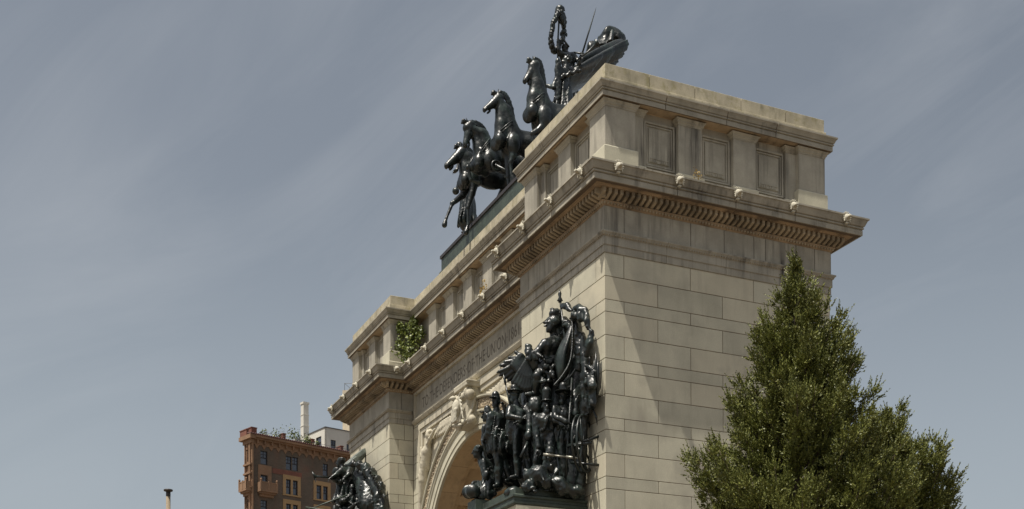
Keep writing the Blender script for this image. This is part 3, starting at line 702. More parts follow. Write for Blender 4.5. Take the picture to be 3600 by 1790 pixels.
def body(name, parent, J, S=1.6, fwd=(0, -1, 0), hfwd=None, coat=None, beard=False, hair=0.0, bare=False, h=0.027, fold=.03, mt=None, skirt=None, seed=1, hup=ZZ, extra=None, label=None, detail=.012):
    """a human figure as one continuous surface; J holds the joints"""
    s = SD(h, 0.035, seed); fwd = nrm(fwd); rt = nrm(np.cross(fwd, ZZ)); g = J.get
    hd, nk, pv = J['hd'], J['nk'], J['pv']; fo = 0 if bare else fold
    if hd is not None: head(s, hd, hfwd if hfwd is not None else fwd, S, hup, beard, hair); s.cone(hd - nrm(hd - nk) * .05 * S, nk, .052 * S, .060 * S)
    sl, sr = J['sl'], J['sr']; hw = .085 * S
    hl, hr = J.get('hl', pv + nrm((sl - sr) * [1, 1, 0]) * hw), J.get('hr', pv - nrm((sl - sr) * [1, 1, 0]) * hw)
    mid = (sl + sr) / 2
    for a, b in ((sl, hl), (sr, hr)):
        w_ = (a * .45 + b * .55 + (mid + pv) * .0); a2 = a * .72 + mid * .28 - ZZ * .05 * S
        s.chain([a2, w_ * .86 + (mid * .45 + pv * .55) * .14, b], [.098 * S, .082 * S, .098 * S], fold=fo * .6)
    s.chain([nk - ZZ * .04 * S, mid - ZZ * .10 * S, pv], [.07 * S, .115 * S, .11 * S], fold=fo * .5); s.cone(sl, sr, .062 * S)
    if bare:
        for q in (-1, 1): s.ell(mid - ZZ * .13 * S + fwd * .095 * S + (sl - sr) * .22 * q, np.array([.062, .05, .05]) * S, k=.025)
    for q in 'lr':
        a, e_, w_ = J['s' + q], J['e' + q], J['w' + q]; ag = 1.0 if bare else 1.15
        s.chain([a, e_], [.066 * S * ag, .050 * S * ag], fold=fo); s.chain([e_, w_], [.050 * S * ag, .032 * S * ag], fold=fo * .5)
        hd_ = J.get('f' + q, w_ + nrm(w_ - e_) * .05 * S); hand(s, w_, hd_, S, .6, 1 if q == 'l' else -1)
        hp = hl if q == 'l' else hr
        if 'k' + q in J:
            k_, an = J['k' + q], J['a' + q]
            bg_ = 1.0 if bare else 1.18
            s.chain([hp, k_], [.102 * S * bg_, .072 * S * bg_], fold=fo * 1.6); s.chain([k_, k_ * .6 + an * .4, an], [.068 * S * bg_, .068 * S * bg_, .046 * S * bg_], fold=fo * 1.4)
            td = J.get('t' + q, an + nrm(fwd * [1, 1, 0]) * .15 * S - ZZ * .035 * S)
            s.chain([an - ZZ * .02 * S - nrm(td - an) * .03 * S, an + (td - an) * .55 - ZZ * .01 * S, td], [.044 * S, .042 * S, .030 * S])
    if coat:     # flaring skirt of a coat: points round the hem
        n = 11
        for k in range(n):
            a = 2 * math.pi * k / n; d = rt * math.cos(a) * 1.15 + fwd * math.sin(a) * .9
            top = pv + ZZ * .06 * S + d * .085 * S; hem = np.asarray(coat[0]) + d * coat[1]
            s.cone(top, hem, .062 * S, .058 * S, fold=fo * 2.0, ff=34)
        s.cone(pv + ZZ * .1 * S, np.asarray(coat[0]), .1 * S, coat[1] * .9)
        for k in range(12):
            a = 2 * math.pi * k / 12; s.ell(pv + ZZ * .085 * S + (rt * math.cos(a) * 1.1 + fwd * math.sin(a)) * .135 * S, np.array([.03, .03, .02]) * S, k=.01)
    if not bare:     # cross belt, waist belt, collar and cuffs
        c_ = (mid * .35 + pv * .65); B0 = [sl * .75 + mid * .25 + ZZ * .03 * S, mid - ZZ * .08 * S + fwd * .135 * S + (sl - sr) * .12, c_ + fwd * .15 * S - (sl - sr) * .05, pv * .9 + hr * .1 + ZZ * .08 * S + fwd * .11 * S - (sl - sr) * .22]
        s.chain(B0, [.024 * S] * 4, k=.006)
        for k in range(16):
            a = 2 * math.pi * k / 16; a1 = 2 * math.pi * (k + 1) / 16; q = lambda t: pv + ZZ * .11 * S + (nrm((sl - sr) * [1, 1, 0]) * math.cos(t) * .165 + fwd * math.sin(t) * .135) * S
            s.cone(q(a), q(a1), .022 * S, k=.006)
        for q_ in 'lr': w_ = J['w' + q_]; e_ = J['e' + q_]; s.cone(w_, w_ + nrm(e_ - w_) * .04 * S, .046 * S, .05 * S, k=.006)
        for q_ in 'lr':
            if 'k' + q_ in J: an = J['a' + q_]; s.ell(an + ZZ * .03 * S, np.array([.062, .062, .03]) * S, k=.01)
    if extra: extra(s)
    o = s.mesh(name, mt or M_bronze, parent, detail=detail)
    if label: o['label'] = label
    return o
def kepi(parent, c, fwd, S, name='cap', tall=.07, visor=True, brim=0, r=.085, rt_=.072, h=.02):
    ax = frame(fwd); r_, f_, u_ = ax; s = SD(h, .015, 1); P = lambda a, b, d: c + (r_ * a + f_ * b + u_ * d) * S
    s.cone(P(0, -.01, .075), P(0, 0.01, .075 + tall), r * S, rt_ * S, k=.01); s.ell(P(0, .012, .075 + tall), np.array([rt_ * 1.05, rt_ * 1.05, .012]) * S, ax, k=.01)
    if visor: s.ell(P(0, .10, .07), np.array([.075, .075, .012]) * S, ax, k=.01)
    if brim: s.ell(P(0, 0, .07), np.array([brim, brim * 1.15, .014]) * S, ax, k=.01)
    return s.mesh(name, M_bronze, parent, detail=.003)
def rod(name, parent, a, b, r0, r1=None, mt=None, tip=None, n=8):
    mb = MB(); a, b = np.asarray(a), np.asarray(b); mb.tube([a, (a + b) / 2, b], [r0, ((r1 or r0) + r0) / 2, r1 or r0], n)
    if tip: d = nrm(b - a); mb.tube([b - d * .02, b + d * tip * .3, b + d * tip], [(r1 or r0), (r1 or r0) * 2.2, .004], 6)
    return mb.build(name, mt or M_bronze, parent, True)
def wing(name, parent, root, tip, down, n=16, spread=1.0, thick=.03, curl=None, cover=True, h=.024, mt=None):
    """feathered wing: feathers fan from the leading edge root->tip towards down"""
    root, tip, down = map(np.asarray, (root, tip, down)); s = SD(h, .018, 2); nv = nrm(np.cross(tip - root, down)); L = np.linalg.norm(tip - root)
    s.chain([root, root * .5 + tip * .5 + nv * .05 * L, tip], [.09 * L * .6, .05 * L, .025 * L], k=.02)
    for j in range(n):
        t = (j + .3) / n; a = root + (tip - root) * t * .93; ln = (0.55 + .45 * t) * np.linalg.norm(down)
        d = nrm(nrm(down) * (1.25 - t * spread) + nrm(tip - root) * (t * 1.3 * spread)); b = a + d * ln + nv * (.05 * L * math.sin(3 * t))
        c_ = (a + b) / 2; ax = np.array([nrm(np.cross(d, nv)), d, nv]); w = L / n * .62
        s.ell(c_, (w, np.linalg.norm(b - a) / 2, thick * (1 + .4 * (j % 2))), ax, k=.006)
    if cover:
        for r_ in range(2):
            for j in range(n):
                t = (j + .5 * r_) / n; a = root + (tip - root) * t * .95 + nv * .02; d = nrm(nrm(down) + nrm(tip - root) * t * .9); ln = np.linalg.norm(down) * (.42 - .17 * r_)
                for sg in (-1, 1): s.ell(a + d * ln * .5 + nv * sg * (thick * .8), (L / n * .55, ln * .5, thick * .9), np.array([nrm(np.cross(d, nv)), d, nv]), k=.006)
    return s.mesh(name, mt or M_bronze, parent)
def cord(name, parent, pts, r, beads=0, mt=None):
    P = []; pts = [np.asarray(p, float) for p in pts]
    for i in range(len(pts) - 1):
        p0, p1, p2, p3 = pts[max(i - 1, 0)], pts[i], pts[i + 1], pts[min(i + 2, len(pts) - 1)]
        for t in np.linspace(0, 1, 7)[:-1]: P.append(.5 * (2 * p1 + (p2 - p0) * t + (2 * p0 - 5 * p1 + 4 * p2 - p3) * t * t + (3 * p1 - p0 - 3 * p2 + p3) * t ** 3))
    P.append(pts[-1]); mb = MB(); mb.tube(P, r, 6)
    if beads:
        for p, q in zip(P[:-1], P[1:]):
            for t in (0, .5): mb.ell(p * (1 - t) + q * t, (beads,) * 3, 6, 4)
    return mb.build(name, mt or M_bronze, parent, True)
def cloth(name, parent, ctrl, thick=.03, folds=8, amp=.05, nu=40, nv=24, mt=None, label=None):
    """draped sheet through a grid of control points (rows), with folds and real thickness"""
    C = np.array(ctrl, float); m, n = C.shape[:2]
    def smp(u, v):
        def cr(pts, t):
            k = len(pts) - 1; x = t * k; i = min(int(x), k - 1); f = x - i
            p0, p1, p2, p3 = pts[max(i - 1, 0)], pts[i], pts[i + 1], pts[min(i + 2, k)]
            return .5 * (2 * p1 + (p2 - p0) * f + (2 * p0 - 5 * p1 + 4 * p2 - p3) * f * f + (3 * p1 - p0 - 3 * p2 + p3) * f ** 3)
        return cr([cr(C[i], u) for i in range(m)], v)
    G = np.array([[smp(i / nu, j / nv) for i in range(nu + 1)] for j in range(nv + 1)])
    du = np.gradient(G, axis=1); dv = np.gradient(G, axis=0); N_ = np.cross(du, dv); N_ /= np.linalg.norm(N_, axis=-1, keepdims=True) + 1e-9
    U_, V_ = np.meshgrid(np.linspace(0, 1, nu + 1), np.linspace(0, 1, nv + 1)); w = amp * np.sin(U_ * folds * 2 * math.pi + 1.5 * np.sin(V_ * 4)) * (.35 + .65 * V_)
    G = G + N_ * w[..., None]; K = (nu + 1) * (nv + 1); vs = np.concatenate([(G + N_ * thick / 2).reshape(-1, 3), (G - N_ * thick / 2).reshape(-1, 3)])
    I_ = lambda j, i: j * (nu + 1) + i; fs = []
    for j in range(nv):
        for i in range(nu): a = (I_(j, i), I_(j, i + 1), I_(j + 1, i + 1), I_(j + 1, i)); fs += [a, tuple(K + q for q in a[::-1])]
    for j in range(nv):
        for i in (0, nu): a = (I_(j, i), I_(j + 1, i), K + I_(j + 1, i), K + I_(j, i)); fs.append(a if i == 0 else a[::-1])
    for i in range(nu):
        for j in (0, nv): a = (I_(j, i + 1), I_(j, i), K + I_(j, i), K + I_(j, i + 1)); fs.append(a if j == 0 else a[::-1])
    mb = MB(); mb.add(vs, fs); o = mb.build(name, mt or M_bronze, parent, True)
    if label: o['label'] = label
    return o
def lbl(o, t): o['label'] = t; return o

# ------------------------------------------------------------------ the chariot group on top
quad = tag(empty('bronze_chariot_group'), 'dark bronze four-horse chariot group with winged trumpeter on top of the arch', 'sculpture')
BZ = 22.34
mb = MB(); mb.box(-16.05, -6.35, 1.30, 7.0, 21.50, BZ - .12); mb.box(-16.12, -6.30, 1.22, 7.05, 21.50, 21.66)
o = mb.build('base', M_bronze2, quad); 
mb = MB(); mb.box(-16.10, -6.30, 1.25, 7.05, BZ - .122, BZ)
lbl(mb.build('base_rim', M_cap, quad), 'dark brown rim of the green bronze base')
def horse(x, hpx, wz, fore, hind=0, seed=1, S=1.55, lean=0.0, label=None):
    """hpx: pixel joints of head and neck in the plane x; fore: list of two fore legs as pixel joints or None"""
    P = lambda u, v, dx=0.0: PX(u, v, x + dx)
    s = SD(.034, .07, seed)
    poll, muz, jaw, nkm, wth, thr = (P(*q) for q in (hpx['poll'], hpx['muz'], hpx['jaw'], hpx['neck'], hpx['wth'], hpx['chest']))
    hx = ZZ * 0; 
    # body follows from the withers
    B = lambda f, z, dx=0.0: wth + np.array([dx, -f, z]) * np.array([1, S, S])
    s.ell(B(.0, -.28), (.28 * S * .8, .29 * S, .32 * S)); s.ell(B(-.42, -.30), (.28 * S * .85, .42 * S, .27 * S)); s.ell(B(-.95, -.24), (.30 * S * .85, .36 * S, .32 * S)); s.ell(B(-1.18, -.35), (.25 * S * .85, .22 * S, .27 * S))
    s.cone(B(.0, -.12), B(-1.0, -.10), .14 * S, .16 * S)
    chest = thr; s.ell(chest, (.17 * S, .13 * S, .19 * S), k=.1)
    for q in (-1, 1): s.ell(B(.08, -.42, q * .18 * S), (.12 * S, .17 * S, .25 * S), k=.05); s.ell(B(-1.02, -.38, q * .17 * S), (.13 * S, .22 * S, .28 * S), k=.06); s.ell(chest + np.array([q * .12 * S, -.02, 0]), (.12 * S, .13 * S, .16 * S), k=.05)
    # neck
    s.chain([B(.05, -.12), nkm + np.array([0, .03, 0]), poll - np.array([0, 0, .10 * S])], [.22 * S, .155 * S, .115 * S], k=.08)
    s.chain([chest + np.array([0, .1, .1]), (nkm * .55 + thr * .45), jaw * .5 + nkm * .5], [.17 * S, .155 * S, .11 * S], k=.08)
    # head
    hd = nrm(muz - poll); sd = np.array([1., 0, 0]); dn = nrm(np.cross(hd, sd)); dn = dn if np.dot(dn, jaw - poll) > 0 else -dn; hl = np.linalg.norm(muz - poll); ax = np.array([sd, hd, dn])
    H = lambda a, b, c_: poll + sd * a * hl + hd * b * hl + dn * c_ * hl
    s.chain([H(0, .02, .14), H(0, .42, .14), H(0, .80, .10), H(0, .93, .11)], [.22 * hl, .19 * hl, .125 * hl, .135 * hl], k=.03)
    for q in (-1, 1):
        s.ell(H(.07 * q, .22, .28), (.07 * hl, .20 * hl, .19 * hl), ax, k=.03); s.ell(H(.12 * q, .36, .09), (.035 * hl, .06 * hl, .045 * hl), ax, k=.015); s.ell(H(.148 * q, .37, .105), (.02 * hl, .03 * hl, .025 * hl), ax, sub=True, k=.008)
        s.ell(H(.07 * q, .97, .07), (.03 * hl, .035 * hl, .03 * hl), ax, sub=True, k=.008); s.cone(H(.09 * q, .02, .0), H(.13 * q, -.17, -.16), .06 * hl, .02 * hl, k=.01)
    s.ell(H(0, .86, .27), (.06 * hl, .15 * hl, .05 * hl), ax, k=.015); s.boxx(H(0, .97, .20), (.14 * hl, .16 * hl, .022 * hl), ax, rd=.005, sub=True, k=.01)
    # legs
    for q, L_ in zip((1, -1), fore):
        sh = B(.06, -.62, q * .15 * S)
        if L_ is None: L_ = [B(.08, -1.05, q * .15 * S), B(.06, -1.42, q * .15 * S), B(.12, -1.56, q * .15 * S)]
        else: L_ = [P(*p, q * .15 * S) for p in L_]
        k_, f_, h_ = L_
        s.chain([sh + ZZ * .2, sh * .6 + k_ * .4, k_], [.13 * S, .085 * S, .056 * S], k=.05); s.ell(k_, (.055 * S, .06 * S, .065 * S), k=.02)
        s.chain([k_, f_], [.045 * S, .036 * S], k=.02); s.ell(f_, (.042 * S,) * 3, k=.015); hd_ = nrm(h_ - f_); s.cone(f_, h_ - hd_ * .05, .034 * S, .05 * S, k=.01); s.cone(h_ - hd_ * .05, h_ + hd_ * .04 * S, .055 * S, .068 * S, k=.008)
    for q in (1, -1):
        st = -.12 * q * hind
        pts = [B(-1.0, -.35, q * .15 * S), B(-.86 + st, -.78, q * .16 * S), B(-1.24 + st, -1.08, q * .15 * S), B(-1.14 + st, -1.44, q * .15 * S), B(-1.08 + st, -1.56, q * .15 * S)]
        pts[3][2] = max(pts[3][2], BZ + .16 * S); pts[4][2] = BZ + .05
        s.chain(pts[:4], [.19 * S, .12 * S, .055 * S, .042 * S], k=.05); s.cone(pts[3], pts[4], .04 * S, .065 * S, k=.01)
    o = s.mesh('horse', M_bronze, quad, detail=.006)
    if label: o['label'] = label
    # mane, forelock, collar, tail
    m_ = SD(.03, .03, 3); cr = []
    for t in np.linspace(0, 1, 9):
        p = (1 - t) ** 2 * poll + 2 * t * (1 - t) * (P(*hpx['crest']) * 2 - (poll + wth) * .5) * 1.0 + t * t * wth; cr.append(p)
    for i, p in enumerate(cr):
        d = nrm(cr[min(i + 1, 8)] - cr[max(i - 1, 0)]); nn = nrm(np.cross(d, sd)); nn = nn if nn[1] > 0 or nn[2] > .3 else -nn
        m_.boxx(p + nn * .01, (.035, .13 * S * .8, .07 * S), np.array([sd, d, nn]), rd=.02, k=.02)
    fk = np.array([0, -.10 * S, .05 * S]) + poll
    m_.chain([poll + ZZ * .02, fk, fk + np.array([0, -.05, -.07]) * S], [.05 * S, .05 * S, .02 * S], k=.02)
    m_.mesh('mane', M_bronze, o, detail=.012)
    mb_ = MB(); cc = (nkm * .35 + B(.03, -.15) * .65); d1 = nrm(thr - wth); rad = np.linalg.norm(thr + np.array([0, -.1, .2]) - wth) * .5; cen = (thr + np.array([0, -.1, .2]) + wth) / 2 + np.array([0, -.02, .06])
    for off in (0, .11):
        mb_.tube([cen + np.array([.0, .0, off]) + sd * math.cos(a) * .21 * S * 1.12 + d1 * math.sin(a) * rad * 1.08 for a in np.linspace(0, 2 * math.pi, 28)[:-1]], .02, 6, True)
    w2 = wth + np.array([0, .12, .10]); mb_.tube([w2 + np.array([0, math.cos(a), math.sin(a)]) * .09 for a in np.linspace(0, 2 * math.pi, 14)[:-1]], .018, 6, True)
    mb_.build('harness', M_bronze, o, True)
    t_ = SD(.04, .05, 2); t_.chain([B(-1.32, -.12), B(-1.55, -.25), B(-1.68, -.6), B(-1.66, -.95)], [.05 * S, .09 * S, .10 * S, .04 * S]); t_.mesh('tail', M_bronze, o, detail=.015)
    return o
horse(-12.9, dict(poll=(1617, 524), muz=(1562, 580), jaw=(1612, 572), neck=(1640, 556), wth=(1668, 572), chest=(1632, 640), crest=(1648, 530)), 24.8,
      [[(1645, 730), (1646, 790), (1640, 812)], [(1590, 716), (1569, 768), (1564, 786)]], 1, 2, label='outermost bronze horse with lowered head and one foreleg pawing the air')
horse(-11.5, dict(poll=(1643, 436), muz=(1627, 512), jaw=(1656, 488), neck=(1690, 476), wth=(1724, 516), chest=(1680, 576), crest=(1692, 448)), 24.8,
      [[(1692, 528), (1678, 556), (1680, 574)], [(1645, 588), (1655, 632), (1680, 640)]], -1, 5, label='bronze horse with deeply arched neck and both forelegs lifted')
horse(-10.1, dict(poll=(1748, 336), muz=(1697, 382), jaw=(1742, 386), neck=(1772, 392), wth=(1806, 458), chest=(1752, 500), crest=(1784, 352)), 24.8,
      [[(1795, 570), (1798, 612), (1804, 628)], None], 1, 7, label='bronze horse with raised head seen against the sky between its neighbours')
horse(-8.4, dict(poll=(1873, 222), muz=(1838, 284), jaw=(1874, 280), neck=(1886, 300), wth=(1915, 362), chest=(1866, 400), crest=(1900, 238)), 24.8,
      [[(1872, 470), (1880, 530), (1876, 560)], None], -1, 9, label='bronze horse nearest the camera, its legs hidden by the attic')
# standing horn-like yoke end between the two middle horses
mb = MB(); c0 = PX(1745, 583, -10.9)
mb.tube([c0 + np.array([0, math.cos(a), math.sin(a)]) * .17 for a in np.linspace(0, 2 * math.pi, 20)[:-1]], .05, 8, True); mb.ell(c0, (.06, .08, .08)); mb.tube([c0, c0 + np.array([.1, .6, -.25]), c0 + np.array([0, 2.2, -.5])], [.06, .07, .09], 8)
mb.build('chariot_pole', M_bronze, quad, True)
# chariot
s = SD(.05, .05, 3); cx_, cy_ = -10.4, 5.4
for k in range(13):
    a = math.pi * (k / 12) + math.pi; s.cone((cx_ + .95 * math.cos(a), cy_ + .8 * math.sin(a), BZ + .5), (cx_ + 1.0 * math.cos(a), cy_ + .85 * math.sin(a), BZ + 1.9 + .1 * math.sin(k)), .10)
s.boxx((cx_, cy_ + .3, BZ + .5), (1.0, .9, .08)); s.mesh('chariot_body', M_bronze, quad, detail=.02)
for q in (-1, 1):
    mb = MB(); c0 = np.array([cx_ + q * 1.25, cy_ + .2, BZ + .75]); mb.tube([c0 + np.array([0, math.cos(a), math.sin(a)]) * .7 for a in np.linspace(0, 2 * math.pi, 28)[:-1]], .07, 8, True); mb.ell(c0, (.16, .13, .13))
    for k in range(8): a = math.pi * k / 4; mb.tube([c0, c0 + np.array([0, math.cos(a), math.sin(a)]) * .68], .04, 6)
    mb.build('chariot_wheel', M_bronze, quad, True)
# the standing woman in the chariot, with standard and sword
DQ = 50.3
J_ = Rel(49.0, 1900, 0, 3.203); rj = dict(hd=J_(275, 545, .3), nk=J_(290, 590, .3), sl=J_(375, 620, .5), sr=J_(235, 610, -.1), el=J_(430, 700, .3), wl=J_(450, 650, .1), er=J_(205, 560, -.2), wr=J_(200, 470, -.1), pv=J_(320, 830, .3), kl=J_(350, 1000, .4), al=J_(360, 1200, .5), kr=J_(270, 1000, .1), ar=J_(270, 1200, .2))
VL = -RH
w0 = body('charioteer', quad, rj, 1.5, fwd=VL - FH * .5, coat=(J_(310, 1150, .3), .42), h=.032, fold=.03, seed=3, label='bronze woman standing in the chariot, holding up a wreathed standard')
mb = MB(); p = [J_(195, 760, -.1), J_(196, 470, -.1), J_(205, 300, -.1), J_(210, 150, -.1)]; mb.tube(p, [.035, .035, .035, .04], 8)
wc = J_(193, 360, -.12)
for k in range(44):
    a = 2 * math.pi * k / 44; c_ = wc + RH * math.cos(a) * .22 + ZZ * math.sin(a) * .74 + RH * math.sin(a) * .16 + FH * math.cos(a) * .25
    mb.ell(c_ + RNG.uniform(-.03, .03, 3), (.12, .10, .12), 7, 5); mb.ell(c_ + RNG.uniform(-.12, .12, 3), (.045, .04, .09), 5, 4)
mb.tube([J_(250, 400, -.1), J_(275, 470, -.1), J_(320, 530, -.1)], .04, 6)
for k in range(10): mb.ell(J_(200 + RNG.uniform(-18, 25), 215 - 22 * k * .3 + RNG.uniform(-10, 10), -.1), (.09, .08, .10), 7, 5)
mb.build('standard', M_bronze, w0, True)
s = SD(.022, .03, 2); s.ell(J_(208, 150, -.1), (.17, .17, .24)); s.ell(J_(215, 105, -.1), (.18, .16, .15)); s.ell(J_(225, 195, -.1), (.16, .14, .2)); s.ell(J_(245, 225, -.1), (.14, .12, .2)); s.chain([J_(215, 95, -.1), J_(250, 100, -.1), J_(277, 128, -.1)], [.10, .075, .02]); s.chain([J_(200, 92, -.1), J_(185, 110, -.1), J_(180, 150, -.1)], [.08, .06, .03]); s.chain([J_(225, 160, -.1), J_(240, 195, -.1)], [.08, .04])
s.mesh('eagle_finial', M_bronze, w0, detail=.01)
mb = MB(); a, b = J_(455, 655, 0), J_(628, 85, .1); d = nrm(b - a)
mb.tube([a, a + d * 1.2, b - d * .2, b], [.038, .03, .018, .003], 6); g0 = J_(468, 605, 0); mb.tube([g0 + nrm(np.cross(d, FH)) * .32 - d * .04, g0, g0 - nrm(np.cross(d, FH)) * .28 + d * .04], [.03, .045, .03], 6); mb.tube([J_(425, 770, 0), a], [.05, .05], 6); mb.build('sword', M_bronze, w0, True)
cloth('billowing_cloak', w0, [[J_(600, 600, 1.4), J_(690, 520, 1.0), J_(760, 500, 1.2)], [J_(600, 560, .7), J_(720, 420, .6), J_(900, 470, .9)], [J_(650, 640, .3), J_(790, 355, .35), J_(915, 440, .5)], [J_(600, 650, .1), J_(740, 470, -.1), J_(890, 560, .2)]], .06, 3, .10)
s = SD(.04, .08, 3); s.ell(J_(800, 440, .6), (.45, .55, .42), fold=.07, ff=12); s.ell(J_(880, 440, .6), (.22, .3, .2), fold=.04, ff=14); s.ell(J_(730, 520, .5), (.4, .4, .34), fold=.06, ff=12); s.ell(J_(660, 590, .4), (.45, .6, .4), fold=.06, ff=10); s.chain([J_(710, 430, .5), J_(750, 375, .5), J_(800, 352, .5), J_(860, 380, .5), J_(905, 440, .5)], [.10, .12, .13, .13, .12], fold=.02); s.mesh('cloak_folds', M_bronze, w0, detail=.02)
# winged trumpeter leading the near horse
J2 = Rel(45.6, 1900, 0, 3.203)
tj = dict(hd=J2(295, 690, .1), nk=J2(290, 745, .1), sl=J2(350, 790, .35), sr=J2(215, 790, -.1), el=J2(430, 750, .2), wl=J2(440, 690, .1), er=J2(145, 985, -.3), wr=J2(60, 965, -.1), fr=J2(30, 950, 0), pv=J2(250, 980, .1), kl=J2(290, 1180, .2), al=J2(300, 1350, .3), kr=J2(210, 1180, -.1), ar=J2(230, 1350, 0))
w1 = body('winged_trumpeter', quad, tj, 1.55, fwd=VL - FH * .3, coat=(J2(250, 1280, .1), .42), h=.03, fold=.035, seed=5, hair=.03, label='bronze winged woman with a trumpet reaching out to the nearest horse')
s = SD(.03, .03, 5)
for k in range(26): s.ell(J2(190 + RNG.uniform(-12, 14) + 4 * (k % 3), 690 + k * 17, -.25), (.09, .09, .12), k=.02)
for k in range(22): t = k / 21; s.ell(J2(210 + 235 * t, 880 - 90 * t + 12 * math.sin(k), -.2), (.08, .08, .07), k=.015)
for k in range(14): t = k / 13; s.ell(J2(170 + 110 * t, 1020 + 90 * t, -.2), (.06, .06, .09), k=.015)
s.mesh('garland_drapery', M_bronze, w1, detail=.015)
mb = MB(); mb.tube([J2(410, 680, -.1), J2(540, 580, -.1), J2(600, 525, -.1), J2(625, 500, -.1), J2(640, 488, -.1)], [.028, .035, .055, .10, .17], 12); mb.build('trumpet', M_bronze, w1, True)
def fan(name, par, root, pts, w=.055, tipk=.35, mt=None, h=.024):
    s = SD(h, .02, 2)
    for k, (a, q) in enumerate(zip(root, pts)):
        m = (a + q) / 2 + FH * w * .5 * (k % 2); s.chain([a, m, a * .12 + q * .88, q], [w, w * 1.2, w * .95, w * tipk], k=.008)
    return s.mesh(name, mt or M_bronze, par)
def pathpts(P, n):
    P = np.array(P, float); t = np.linspace(0, len(P) - 1, n); return [P[min(int(q), len(P) - 2)] * (1 - (q - min(int(q), len(P) - 2))) + P[min(int(q), len(P) - 2) + 1] * (q - min(int(q), len(P) - 2)) for q in t]
for lay, (dd, sc_) in enumerate(((.0, 1.0), (-.12, .72), (-.2, .48))):
    R0 = pathpts([(2040, 236), (2015, 250), (1995, 290), (1990, 320)], 24); E0 = pathpts([(2205, 143), (2209, 156), (2203, 172), (2190, 195), (2168, 222), (2140, 246), (2105, 270), (2070, 290), (2030, 312)], 24)
    rr, ee = [], []
    for k, (a, q) in enumerate(zip(R0, E0)):
        q = a + (q - a) * sc_ * (1 - .05 * (k % 3 == 1)); rr.append(PD(a[0], a[1], 46.0 + dd)); ee.append(PD(q[0], q[1], 46.0 + dd + 1.6 * sc_))
    fan('wing', w1, rr, ee, .085, .5, h=.035)
R0 = pathpts([(2050, 205), (2030, 240)], 14); E0 = pathpts([(2180, 140), (2196, 146), (2190, 165), (2170, 190)], 14)
fan('wing', w1, [PD(a[0], a[1], 46.9) for a in R0], [PD(q[0], q[1], 48.3) for q in E0], .085, .5, h=.04)
# the second winged figure, mostly hidden beyond the outer horse
J3 = Rel(56.0, 1540, 400, 3.05)
tj = dict(hd=J3(225, 345, .0), nk=J3(245, 400, .1), sl=J3(290, 430, .2), sr=J3(250, 430, -.2), el=J3(230, 520, 0), wl=J3(200, 610, -.1), fl=J3(180, 620, -.1), er=J3(260, 600, 0), wr=J3(210, 780, 0), fr=J3(190, 830, 0), pv=J3(310, 740, .2), kl=J3(340, 1000, .2), al=J3(350, 1260, .2), kr=J3(300, 1000, 0), ar=J3(310, 1260, .0))
w2 = body('winged_leader', quad, tj, 1.5, fwd=VL, coat=(J3(315, 1180, .2), .42), h=.035, fold=.03, seed=8, label='bronze figure almost hidden beyond the outermost horse')
s = SD(.03, .02); s.ell(J3(190, 830, 0), (.16, .16, .16)); s.ell(J3(185, 615, -.1), (.20, .10, .07)); s.mesh('rein_knob', M_bronze, w2)
M_wingb = mat('weathered_green_grey_bronze', (.085, .10, .085), .42, mottle=.3, mscale=4, fine=.2, bump=.3)
# ------------------------------------------------------------------ soldiers' group on the near pier
army = tag(empty('bronze_soldiers_group', (-2.8, -1.1, 9)), 'dark bronze group of soldiers under a helmeted goddess, eagle and flags on the near pier', 'sculpture')
class _G:      # children keep world coordinates: the group Empty stands at the origin of its own shift
    pass
army.location = (0, 0, 0)
def bronze_base(par, x0, x1):
    mb = MB(); pl = [(x1, -2.33), (x1, -.03), (x0, -.03), (x0, -2.33)]
    run(mb, pl, [(-.5, 9.03), (.0, 9.03), (.03, 9.07), (.03, 9.13), (0, 9.16), (0, 9.22), (.05, 9.25), (.05, 9.30), (-.03, 9.33), (-.08, 9.36), (-.08, 9.52), (-.5, 9.52)])
    mb.box(x0 + .1, x1 - .1, -2.2, -.04, 9.2, 9.50); return mb.build('base', M_bronze2, par)
bronze_base(army, -4.47, -1.12)
s = SD(.05, .08, 4)
for k in range(26): s.ell((RNG.uniform(-4.2, -1.4), RNG.uniform(-2.05, -.3), 9.5), (RNG.uniform(.2, .45), RNG.uniform(.2, .4), RNG.uniform(.08, .2)), k=.1)
s.mesh('rocky_ground', M_bronze, army, detail=.03)
A1 = lambda D: Rel(D, 1740, 1000, 3.371)
A2 = lambda D: Rel(D, 1620, 1340, 2.846)
A3 = lambda D: Rel(D, 1840, 1340, 2.846)
L, TC = -RH, -FH      # picture left, towards the camera
# back mass: flags, rifles and drapery massed against the wall
s = SD(.05, .10, 6); J = A3(35.75)
s.boxx((-2.72, -.22, 10.9), (1.45, .18, 1.5), rd=.1, fold=.03, ff=9)
JB = lambda u, v, o: PY(1840 + u / 2.846, 1340 + v / 2.846, -o)
s.chain([JB(570, 1040, .25), JB(595, 700, .25), JB(610, 250, .28), JB(625, -60, .3), JB(600, -420, .3)], [.13, .11, .12, .13, .11], fold=.03, ff=26)
s.chain([J(480, 1000, .2), J(520, 600, .3), J(540, 200, .4), J(560, -150, .6), J(560, -520, .8)], [.3, .33, .30, .28, .2], fold=.05, ff=16)
s.chain([J(350, 300, .9), J(400, 0, 1.), J(470, -300, 1.), J(540, -560, .9)], [.4, .4, .36, .22], fold=.05, ff=16)
J = lambda u, v, c: PY(1740 + u / 3.371, 1000 + v / 3.371, -.42 + c)
for k in range(9): s.chain([J(1050 + 16 * k, 1620 - 25 * k, .3 - .03 * k), J(1060 + 14 * k, 1250, .2 - .02 * k), J(1065 + 13 * k, 960 + 30 * (k % 3), .2 - .02 * k)], [.06, .055, .035], k=.02)
